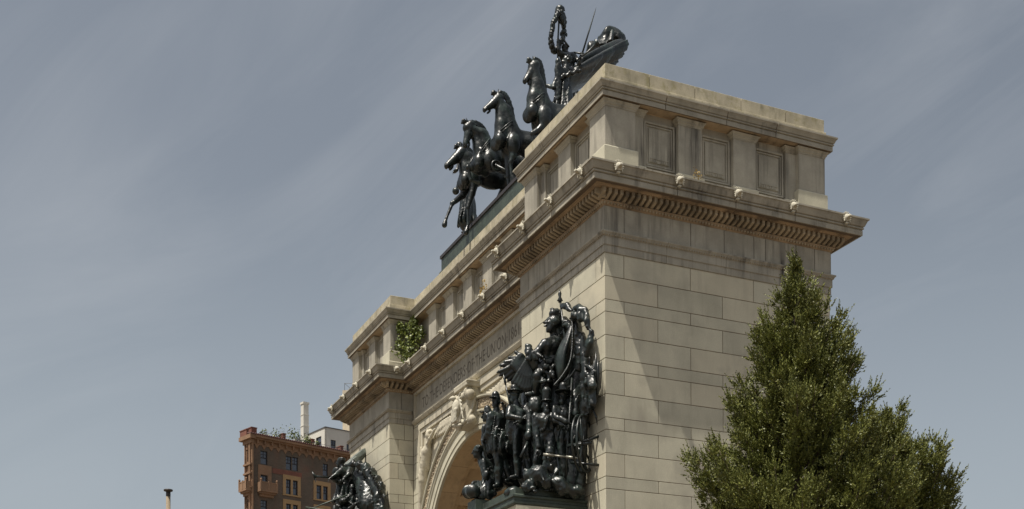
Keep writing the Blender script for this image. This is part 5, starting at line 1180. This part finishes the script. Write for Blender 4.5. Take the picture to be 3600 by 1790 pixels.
ivy('ivy', 'bright green bushy ivy growing in the corner of the attic', [(q(200, 640, xi + .25), (.25, .25, .35)), (q(200, 780, xi + .3), (.3, .3, .35)), (q(240, 880, xi + .4), (.3, .3, .4)), (q(150, 950, xi + .35), (.4, .4, .35)), (q(60, 1000, xi + .35), (.4, .4, .3)), (q(150, 1080, xi + .5), (.35, .35, .25)), (q(60, 700, xi + .1), (.2, .2, .3)), (q(240, 550, xi + .15), (.15, .15, .25)), (q(20, 900, xi + .2), (.2, .2, .2)), (q(250, 700, xi + .4), (.2, .2, .5)), (q(20, 640, xi), (.12, .12, .2)), (q(340, 720, xi + .6), (.15, .15, .25))], M_ivy, 1900, .06, stems=[[q(200, 1100, xi + .3), q(210, 900, xi + .3), q(230, 560, xi + .15)]])
for (u, v, lb) in ((1240, 110, 'small dry tuft of weeds on the cornice of the recessed middle'), ):
    ivy('weed_tuft', lb, [(PY(1400 + u / 4.27, 1000 + v / 4.27, RC - .2), (.12, .1, .25)), (PY(1400 + (u + 60) / 4.27, 1000 + (v - 60) / 4.27, RC - .2), (.1, .1, .3))], M_dry, 80, .04)
ivy('weed_tuft', 'faint yellow weeds on the side ledge above the second spout', [(PX(2443, 612, .35), (.06, .12, .22)), (PX(2460, 620, .3), (.05, .1, .12))], M_dry, 60, .03)

# ------------------------------------------------------------------ buildings behind
def brickmat(name, c1, c2, mortar, sc_=1.0, stain=.6):
    m = mat(name, c1, .9, mottle=.18, mscale=.35, fine=.15, fscale=6, streak=stain, streak_col=(c2[0], c2[1], c2[2]), streak_scale=(.6, .6, .2), bump=.2, bscale=10)
    N = m.node_tree.nodes; Lk = m.node_tree.links; p = N['Principled BSDF']; src = p.inputs['Base Color'].links[0].from_socket
    b = N.new('ShaderNodeTexBrick'); b.inputs['Scale'].default_value = sc_; b.inputs['Brick Width'].default_value = .24; b.inputs['Row Height'].default_value = .08; b.inputs['Mortar Size'].default_value = .012
    b.inputs['Color1'].default_value = (.85, .85, .85, 1); b.inputs['Color2'].default_value = (1.15, 1.12, 1.1, 1); b.inputs['Mortar'].default_value = (*mortar, 1)
    t = N.new('ShaderNodeTexCoord'); sp = N.new('ShaderNodeSeparateXYZ'); cb = N.new('ShaderNodeCombineXYZ'); ad = N.new('ShaderNodeMath'); Lk.new(t.outputs['Object'], sp.inputs[0]); Lk.new(sp.outputs[0], ad.inputs[0]); Lk.new(sp.outputs[1], ad.inputs[1]); Lk.new(ad.outputs[0], cb.inputs[0]); Lk.new(sp.outputs[2], cb.inputs[1]); Lk.new(cb.outputs[0], b.inputs[0])
    x = N.new('ShaderNodeMix'); x.data_type = 'RGBA'; x.blend_type = 'MULTIPLY'; x.inputs[0].default_value = 1; Lk.new(src, x.inputs[6]); Lk.new(b.outputs[0], x.inputs[7]); Lk.new(x.outputs[2], p.inputs['Base Color']); return m
M_brown = brickmat('brown_brick', (.105, .082, .062), (.16, .075, .05), (1.1, 1.1, 1.05))
M_redb = brickmat('red_brick', (.165, .068, .047), (.14, .05, .035), (1.2, 1.2, 1.2))
M_terra = mat('orange_terracotta', (.225, .135, .078), .8, mottle=.18, mscale=.8, fine=.15, fscale=8, island=.05, streak=.6, streak_col=(.2, .085, .04), streak_scale=(.8, .8, .3))
M_cream = mat('ochre_window_surround', (.33, .21, .10), .8, mottle=.1, fscale=8)
M_tile = mat('dark_red_roof_tiles', (.09, .04, .035), .8, mottle=.2)
M_white = mat('white_render', (.56, .54, .48), .9, mottle=.06, mscale=.3, streak=.25, streak_col=(.36, .34, .30), streak_scale=(.5, .5, .15), bump=.05)
M_frame = mat('dark_window_frame', (.025, .022, .024), .5, bump=0); M_frame_w = mat('pale_window_frame', (.45, .44, .4), .6, bump=0)
M_glass = mat('window_glass', (.035, .04, .06), .08, mottle=.5, mscale=.8, fine=0, bump=0, spec=1.0)
M_blind = mat('pale_window_blind', (.42, .43, .42), .7, mottle=.15, mscale=2, bump=0)
M_metal = mat('grey_rail_metal', (.10, .10, .105), .5, bump=0)
DB = 150.0
C0 = PD(889, 1527, DB); top = C0[2]
yaw_ = math.atan2(RH[1], RH[0])
am = R(48.6 - 0.0)      # wall direction measured from the view direction, to the right
mdir = nrm(FH * math.cos(am) + RH * math.sin(am)); sdir = nrm(np.cross(ZZ, mdir)); 
if np.dot(sdir, FH) < 0: sdir = -sdir       # goes away from the camera on the left
mout = -sdir; sout = -mdir
bld = tag(empty('brick_apartment_building', (C0[0], C0[1], 0)), 'brown brick apartment building with orange terracotta cornice, corner bay and balconies', 'building')
def wp(u, v, off=0.0, O=None, T=None, Nn=None):      # pixel -> (s, z) on the wall plane
    O = C0 if O is None else O; T = mdir if T is None else T; Nn = mout if Nn is None else Nn
    r = _ray(u, v); t = np.dot(O + Nn * off - CAM, Nn) / np.dot(r, Nn); p = CAM + r * t; return np.dot(p - O, T), p[2]
def bpart(mb, name, m, par=None, smooth=False):
    o = mb.build(name, m, None, smooth); put(o, par or bld); return o
b2 = lambda u, v: (800 + u / 2.912, 1350 + v / 2.912)
def wbox(mb, O, T, Nn, s0, s1, z0, z1, d0, d1):
    mb.obox(np.array([O[0], O[1], 0]) + T * s0 + Nn * d0 + ZZ * z0, T * (s1 - s0), ZZ * (z1 - z0), Nn * (d1 - d0))
Lm = 30.0; zc0 = wp(*b2(600, 660))[1]; zc0 = top - 1.75
mb = MB(); mb.obox(C0 * [1, 1, 0] + mdir * .1 - mout * .3, mdir * (Lm - .2), FH * 16, ZZ * (top - .4)); core = bpart(mb, 'core', M_brown)
# facade sheet with real window openings: cells between grid lines
def window(par, O, T, Nn, s0, s1, z0, z1, blind=0.0, mull=True, fr=M_frame, dep=.16):
    mb = MB(); w = .07
    wbox(mb, O, T, Nn, s0, s1, z0, z0 + w, -dep - .02, -dep + .05); wbox(mb, O, T, Nn, s0, s1, z1 - w, z1, -dep - .02, -dep + .05); wbox(mb, O, T, Nn, s0, s0 + w, z0 + w, z1 - w, -dep - .02, -dep + .05); wbox(mb, O, T, Nn, s1 - w, s1, z0 + w, z1 - w, -dep - .02, -dep + .05)
    zm = (z0 + z1) / 2; wbox(mb, O, T, Nn, s0 + w, s1 - w, zm - .045, zm + .045, -dep - .02, -dep + .06)
    if mull: 
        sm = (s0 + s1) / 2; wbox(mb, O, T, Nn, sm - .02, sm + .02, zm + .045, z1 - w, -dep - .01, -dep + .03)
        wbox(mb, O, T, Nn, s0 + w, sm - .02, zm + (z1 - zm) * .5 - .015, zm + (z1 - zm) * .5 + .015, -dep - .01, -dep + .03); wbox(mb, O, T, Nn, sm + .02, s1 - w, zm + (z1 - zm) * .5 - .015, zm + (z1 - zm) * .5 + .015, -dep - .01, -dep + .03)
    f = bpart(mb, 'window', fr, par); mb = MB(); wbox(mb, O, T, Nn, s0 + .02, s1 - .02, z0 + .02, z1 - .02, -dep - .05, -dep - .025)
    g_ = mb.build('pane', M_glass); put(g_, f)
    if blind: mb = MB(); wbox(mb, O, T, Nn, s0 + .05, s1 - .05, z1 - (z1 - z0) * blind, z1 - .03, -dep - .12, -dep - .09); mb_o = mb.build('blind', M_blind); put(mb_o, f)
    return f
def facade(par, O, T, Nn, S0, S1, Z0, Z1, holes, m, name='wall', th=.2):
    xs = sorted({S0, S1} | {h[0] for h in holes} | {h[1] for h in holes}); zs = sorted({Z0, Z1} | {h[2] for h in holes} | {h[3] for h in holes}); mb = MB()
    for a, b in zip(xs[:-1], xs[1:]):
        for c_, d in zip(zs[:-1], zs[1:]):
            x, z = (a + b) / 2, (c_ + d) / 2
            if any(h[0] < x < h[1] and h[2] < z < h[3] for h in holes): continue
            wbox(mb, O, T, Nn, a, b, c_, d, -th, 0)
    return bpart(mb, name, m, par)
# storeys: window rectangles read from the photograph (crop pixels), two visible floors and those below
def rc(u0, v0, u1, v1):
    a, z1 = wp(*b2(u0, v0)); b, z0 = wp(*b2(u1, v1)); return a, b, z0, z1
F1 = [rc(337, 680, 408, 830), rc(597, 735, 655, 885), rc(662, 745, 722, 895), rc(975, 812, 1028, 948)]
F2 = [rc(338, 930, 404, 1072), rc(598, 975, 645, 1135), rc(668, 988, 715, 1142), rc(910, 1035, 958, 1185), rc(978, 1048, 1022, 1192)]
fl = F2[1][3] - rc(597, 1225, 655, 1400)[3]; fh = F2[0][3] - rc(338, 1180, 404, 1300)[3]
print('floor heights', fl, fh, 'C0', C0, 'top', top, 'windows', F1[0], F2[1])
extra = [(15.2, 16.4), (16.7, 17.9), (20.2, 21.4)]
holes = []; wins = []
for i, F in enumerate((F1, F2)):
    for j, (a, b, z0, z1) in enumerate(F): wins.append((a, b, z0, z1, (.0, .45, .5, .55)[(i * 3 + j) % 4] if not (i == 0 and j in (1, 2)) else 0))
    z1m = np.mean([f[3] for f in F[1:]]); z0m = np.mean([f[2] for f in F[1:]])
    for a, b in extra: wins.append((a, b, z0m, z1m, .5))
for k in range(1, 7):
    for j, (a, b, z0, z1) in enumerate(F2):
        if z0 - fl * k > .8: wins.append((a, b, z0 - fl * k, z1 - fl * k, (.5, .3, 0)[(k + j) % 3]))
wins = [(a, b, z0, z1, bl) for a, b, z0, z1, bl in wins]
holes = [w[:4] for w in wins]
facade(bld, C0, mdir, mout, 0.02, Lm, 0, top - .4, holes, M_brown)
for a, b, z0, z1, bl in wins: window(bld, C0, mdir, mout, a, b, z0, z1, bl)
# ochre surrounds of the paired windows, corner ornament and red bands
mb = MB()
for k in range(0, 7):
    for (i, j) in ((1, 2), (3, 4)):
        a, b = F2[i][0], F2[j][1]; z0 = min(F2[i][2], F2[j][2]) - fl * k; z1 = max(F2[i][3], F2[j][3]) - fl * k
        if z0 < 1: continue
        mb = MB()
        wbox(mb, C0, mdir, mout, a - .45, b + .45, z1 + .02, z1 + .55, -.01, .07); wbox(mb, C0, mdir, mout, a - .45, a - .03, z0, z1 + .02, -.01, .07); wbox(mb, C0, mdir, mout, b + .03, b + .45, z0, z1 + .02, -.01, .07); wbox(mb, C0, mdir, mout, F2[i][1] + .02, F2[j][0] - .02, z0, z1 + .02, -.01, .06); wbox(mb, C0, mdir, mout, a - .5, b + .5, z0 - .18, z0, -.01, .12)
        bpart(mb, 'window_surround', M_cream)
mb = MB(); ox = F1[0]
wbox(mb, C0, mdir, mout, ox[0] - .35, ox[1] + .55, F2[0][3] + .05, F1[0][2] - .1, -.01, .06); wbox(mb, C0, mdir, mout, ox[0] - .35, ox[0] - .02, F2[0][2], F2[0][3] + .05, -.01, .06); wbox(mb, C0, mdir, mout, ox[1] + .05, ox[1] + .55, F2[0][2], F2[0][3] + .05, -.01, .06)
bpart(mb, 'terracotta_panel', M_terra)
mb = MB(); zb = F1[1][2]; wbox(mb, C0, mdir, mout, ox[1] + .7, F1[2][1] + .5, zb - .75, zb - .12, -.01, .05); bpart(mb, 'red_brick_band', M_redb)
# cornice: frieze with drops, projecting eaves, tile edge
mb = MB(); zf = top - .35
wbox(mb, C0, mdir, mout, -.1, Lm, top - 1.2, top - .62, -.02, .10); wbox(mb, C0, mdir, mout, -.4, Lm, top - .62, top - .42, -.02, .45); wbox(mb, C0, mdir, mout, -.6, Lm, top - .42, top - .14, -.02, .72)
n = int(Lm / 1.0)
for k in range(n):
    s_ = .5 + k * 1.0
    for (w, z0, z1) in ((.27, 1.34, 1.2), (.16, 1.48, 1.34), (.07, 1.62, 1.48)): wbox(mb, C0, mdir, mout, s_ - w, s_ + w, top - z0, top - z1, -.02, .09)
    wbox(mb, C0, mdir, mout, s_ - .09, s_ + .09, top - 1.05, top - .62, .09, .38)
bpart(mb, 'terracotta_cornice', M_terra)
mb = MB()
for k in range(int(Lm / .3)): s_ = -.6 + .3 * k; mb.tube([C0 * [1, 1, 0] + mdir * s_ + mout * .80 + ZZ * (top - .08), C0 * [1, 1, 0] + mdir * s_ - mout * .2 + ZZ * (top + .06)], .11, 6)
wbox(mb, C0, mdir, mout, -.6, Lm, top - .14, top - .05, -.3, .74); bpart(mb, 'roof_edge', M_tile)
# left flank: narrow face with terracotta bay and balconies
sd2 = sdir; facade(bld, C0, sd2, sout, .15, 1.3, 0, top - .4, [], M_brown, 'side_wall'); Ls = 1.15
mb = MB(); zsd = [w for w in F1[:1]][0]
hol = [(.45, 1.0, F1[0][2] + .2, F1[0][3] - .0), (.45, 1.0, F2[0][2] + .2, F2[0][3])] + [(.45, 1.0, F2[0][2] + .2 - fl * k, F2[0][3] - fl * k) for k in range(1, 5)]
facade(bld, C0 + sout * .22, sd2, sout, -.22, Ls + .3, 0, top - .4, hol, M_terra, 'corner_bay', .2)
for h in hol: window(bld, C0 + sout * .22, sd2, sout, *h, .3, mull=False, dep=.1)
mb = MB()
for q in (.12, .3, 1.3): mb.tube([C0 * [1, 1, 0] + sd2 * q + sout * .34 + ZZ * 1, C0 * [1, 1, 0] + sd2 * q + sout * .34 + ZZ * (top - 1.2)], .10, 8)
for z in (F2[0][2] - .1, F1[0][2] - .2, F1[0][2] - 1.3): wbox(mb, C0, sd2, sout, -.2, Ls + .4, z - .12, z + .1, .2, .5)
wbox(mb, C0, sd2, sout, -.3, Ls + .6, top - 1.1, top - .62, 0, .42); wbox(mb, C0, sd2, sout, -.72, Ls + 1.0, top - .62, top - .14, 0, .74)
for k in range(2): wbox(mb, C0, sd2, sout, .1 + k * .6, .35 + k * .6, top - 1.8, top - 1.1, .2, .36)
bpart(mb, 'corner_column', M_terra, smooth=False)
def balcony(O, T, Nn, s0, s1, z, d):
    mb = MB(); wbox(mb, O, T, Nn, s0, s1, z - .25, z - .05, 0, d); wbox(mb, O, T, Nn, s0 + .1, s1 - .1, z - .45, z - .25, 0, d * .75); wbox(mb, O, T, Nn, s0 + .25, s1 - .25, z - .75, z - .45, 0, d * .4)
    wbox(mb, O, T, Nn, s0, s1, z + .82, z + .95, d - .16, d); 
    for q in (s0, (s0 + s1) / 2 - .1, s1 - .2): wbox(mb, O, T, Nn, q, q + .2, z - .05, z + 1.05, d - .18, d + .02)
    wbox(mb, O, T, Nn, s0, s1, z - .05, z + .82, d - .13, d - .03)
    for q in (s0, s1 - .1): wbox(mb, O, T, Nn, q, q + .1, z - .05, z + .9, 0, d - .18)
    for q in (s0 + .1, s1 - .1): p = np.array([O[0], O[1], 0]) + T * q + Nn * (d - .08) + ZZ * (z + 1.18); mb.ell(p, (.14, .14, .17))
    return bpart(mb, 'balcony', M_terra)
zb_ = F2[0][2] - .35
balcony(C0, mdir, mout, F2[0][0] - .5, F2[0][1] + 1.0, zb_, .9); balcony(C0 + sout * .2, sd2, sout, -.1, Ls + .6, zb_, .8)
# brick chimneys along the parapet
def chim(par, u0, v0, u1, dep, m=M_redb, name='chimney', dback=1.0, h=1.5, cap=True):
    a = wp(*b2(u0, v0), off=-dback)[0]; b = wp(*b2(u1, v0), off=-dback)[0]; z1 = wp(*b2(u0, v0), off=-dback)[1]; mb = MB()
    wbox(mb, C0, mdir, mout, a, b, top - .5, z1, -dback - dep, -dback)
    if cap: wbox(mb, C0, mdir, mout, a - .05, b + .05, z1, z1 + .1, -dback - dep - .05, -dback + .05)
    return bpart(mb, name, m, par)
chim(bld, 193, 465, 215, 1.6); chim(bld, 245, 445, 300, 1.4); chim(bld, 568, 510, 596, 1.0); chim(bld, 862, 568, 890, 1.0); chim(bld, 1158, 638, 1185, 1.0)
mb = MB(); 
for s_ in np.arange(2, Lm, 1.2): mb.tube([C0 * [1, 1, 0] + mdir * s_ - mout * .9 + ZZ * (top - .1), C0 * [1, 1, 0] + mdir * s_ - mout * .9 + ZZ * (top + .75)], .02, 5)
mb.tube([C0 * [1, 1, 0] + mdir * 2 - mout * .9 + ZZ * (top + .75), C0 * [1, 1, 0] + mdir * Lm - mout * .9 + ZZ * (top + .75)], .02, 5); bpart(mb, 'roof_railing', M_metal)
mb = MB(); a = wp(*b2(695, 565), off=-1.5)[0]; b = wp(*b2(765, 565), off=-1.5)[0]; z1 = wp(*b2(695, 560), off=-1.5)[1]; wbox(mb, C0, mdir, mout, a, b, top - .3, z1, -2.6, -1.5); bpart(mb, 'roof_box', M_white)
# roof garden
blobs = []
def rg_(u, v, r, back=1.6): 
    p = CAM + _ray(*b2(u, v)) * (np.dot(C0 - mout * back - CAM, mout) / np.dot(_ray(*b2(u, v)), mout)); blobs.append((p, r))
for (u, v, r) in ((480, 530, (.5, .5, .8)), (540, 535, (.5, .5, 1.)), (640, 525, (.9, .9, 1.3)), (690, 545, (.9, .9, 1.2)), (720, 560, (.5, .5, .8)), (370, 508, (.5, .5, .5))): rg_(u, v, r)
o = ivy('roof_shrub', 'row of airy green shrubs on the brick building roof left of the white chimney', blobs, M_ivy, 520, .12, 'plants on the roof terrace'); blobs = []
for (u, v, r) in ((800, 570, (.5, .5, .6)), (840, 600, (.6, .6, .5)), (920, 620, (.3, .3, .4)), (820, 610, (.6, .5, .4))): rg_(u, v, r)
o = ivy('roof_shrub', 'dense green shrub on the brick building roof under the white wall', blobs, M_ivy, 520, .12, 'plants on the roof terrace')

# white penthouse block with tall flue, behind the brick building
DW = 166.0; W0 = PD(*b2(1000, 445), DW); wt = W0[2]
pen = tag(empty('white_penthouse_building', (W0[0], W0[1], 0)), 'plain white rendered building with a tall square chimney behind the brick one', 'building')
wm = nrm(FH * math.cos(R(52)) + RH * math.sin(R(52))); ws = nrm(np.cross(ZZ, wm)); ws = ws if np.dot(ws, RH) < 0 else -ws; wo = nrm(np.cross(wm, ZZ)); wo = wo if np.dot(wo, FH) < 0 else -wo; lo_ = -wm
def wpw(u, v, T, Nn): r = _ray(*b2(u, v)); t = np.dot(W0 - CAM, Nn) / np.dot(r, Nn); p = CAM + r * t; return np.dot(p - W0, T), p[2]
def rw(u0, v0, u1, v1, T, Nn): a, z1 = wpw(u0, v0, T, Nn); b, z0 = wpw(u1, v1, T, Nn); return min(a, b), max(a, b), z0, z1
nl = nrm(np.cross(ws, ZZ)); nl = nl if np.dot(nl, FH) < 0 else -nl
lenl = abs(wpw(722, 470, ws, nl)[0])
hw_ = rw(1056, 570, 1108, 680, wm, wo); hw2 = rw(1218, 615, 1262, 720, wm, wo); hl_ = rw(905, 555, 960, 650, ws, nl)
facade(pen, W0, wm, wo, 0, 14, 0, wt, [hw_, hw2], M_white); facade(pen, W0, ws, nl, .0, lenl, 0, wt, [hl_], M_white, 'side_wall', .18)
window(pen, W0, wm, wo, *hw_, 0, dep=.12); window(pen, W0, wm, wo, *hw2, 0, dep=.12); window(pen, W0, ws, nl, *hl_, 0, mull=False, dep=.12)
mb = MB(); wbox(mb, W0, wm, wo, .3, 14, 0, wt - .3, -lenl + .3, -.25); bpart(mb, 'core', M_white, pen)
mb = MB(); wbox(mb, W0, wm, wo, -.05, 14, wt, wt + .12, -.3, .08); wbox(mb, W0, ws, nl, .0, lenl + .1, wt, wt + .118, -.3, .08); bpart(mb, 'roof_edge', M_metal, pen)
mb = MB(); a, zt_ = wpw(770, 238, ws, nl); b, _ = wpw(856, 238, ws, nl); a, b = min(a, b), max(a, b)
p0 = np.array([W0[0], W0[1], 0]) + ws * ((a + b) / 2) + nl * .35; d1 = nrm(ws); wdt = .86
def sq(z0, z1, w): mb.obox(p0 - wm * w / 2 - nrm(np.cross(ZZ, wm)) * w / 2 + ZZ * z0, wm * w, nrm(np.cross(ZZ, wm)) * w, ZZ * (z1 - z0))
zc1 = wpw(770, 350, ws, nl)[1]; zc2 = wpw(770, 465, ws, nl)[1]
k_ = .84; sq(10, zc2, k_); sq(zc2, zc2 + .12, k_ + .08); sq(zc2 + .12, zc1, k_ * .96); sq(zc1, zc1 + .1, k_ + .05); sq(zc1 + .1, zt_, k_ * .93); sq(zt_, zt_ + .28, k_ * 1.12)
bpart(mb, 'tall_flue', M_white, pen)
# upper block showing just beside the arch, with roof rail
mb = MB(); pa = PD(1204, 1372, 175); pb = PD(1290, 1372, 175); T_ = nrm((pb - pa) * [1, 1, 0]); mb.obox([pa[0], pa[1], 5], T_ * 6, nrm(np.cross(T_, ZZ)) * -4, ZZ * (pa[2] - 5)); bpart(mb, 'upper_block', M_cream if False else mat('pale_buff_render', (.50, .43, .32), .9, mottle=.08), pen)
mb = MB(); up_z = PD(1212, 1348, 175)[2]
for k in range(4): p = pa + T_ * (.3 + 1.1 * k); mb.tube([p, p * [1, 1, 0] + ZZ * up_z], .035, 5)
mb.tube([pa * [1, 1, 0] + T_ * .3 + ZZ * up_z, pa * [1, 1, 0] + T_ * 4 + ZZ * up_z], .035, 5); mb.tube([pa * [1, 1, 0] + T_ * .3 + ZZ * up_z, pa + T_ * 1.4], .03, 5); bpart(mb, 'roof_railing', M_metal, pen)

# stone column with flat disc top at the lower left
DP = 60.0; pt_ = PD(591.5, 1722, DP); mb = MB(); pz0 = pt_[2]; mw = 4344 / DP
post = tag(empty('column', (pt_[0], pt_[1], 0)), 'slender tan column with a flat dark disc cap at the lower left', 'column')
def lathe(prof, nm, m):
    mb = MB(); n = 24; vs = [(pt_[0] + r * math.cos(2 * math.pi * k / n), pt_[1] + r * math.sin(2 * math.pi * k / n), z) for r, z in prof for k in range(n)]
    mb.add(vs, [(j * n + k, j * n + (k + 1) % n, (j + 1) * n + (k + 1) % n, (j + 1) * n + k) for j in range(len(prof) - 1) for k in range(n)] + [tuple((len(prof) - 1) * n + k for k in range(n))])
    o = mb.build(nm, m, None, True); put(o, post); return o
M_col = mat('tan_stone_column', (.24, .19, .125), .85, mottle=.1)
lathe([(.2, 0), (.16, .5), (.115, 1), (.105, pz0 - .33)], 'shaft', M_col); lathe([(.108, pz0 - .33), (.112, pz0 - .2), (.108, pz0 - .12)], 'neck', mat('dark_iron', (.05, .045, .04), .5, metal=.5))
lathe([(.106, pz0 - .121), (.14, pz0 - .09), (.205, pz0 - .07), (.218, pz0 - .055), (.218, pz0 + .0), (.2, pz0 + .01)], 'cap', mat('dark_iron_cap', (.06, .052, .045), .5, metal=.5))
# stand the sculpture groups' empties at their bases
for root_, base_ in ((quad, (-11.2, 3.5, 21.6)), (army, (-2.8, -1.2, 9.03)), (navy, (-21.6, -1.2, 9.03))):
    bv = Vector(base_); root_.location = bv
    for ch in root_.children: ch.location = Vector(ch.location) - bv
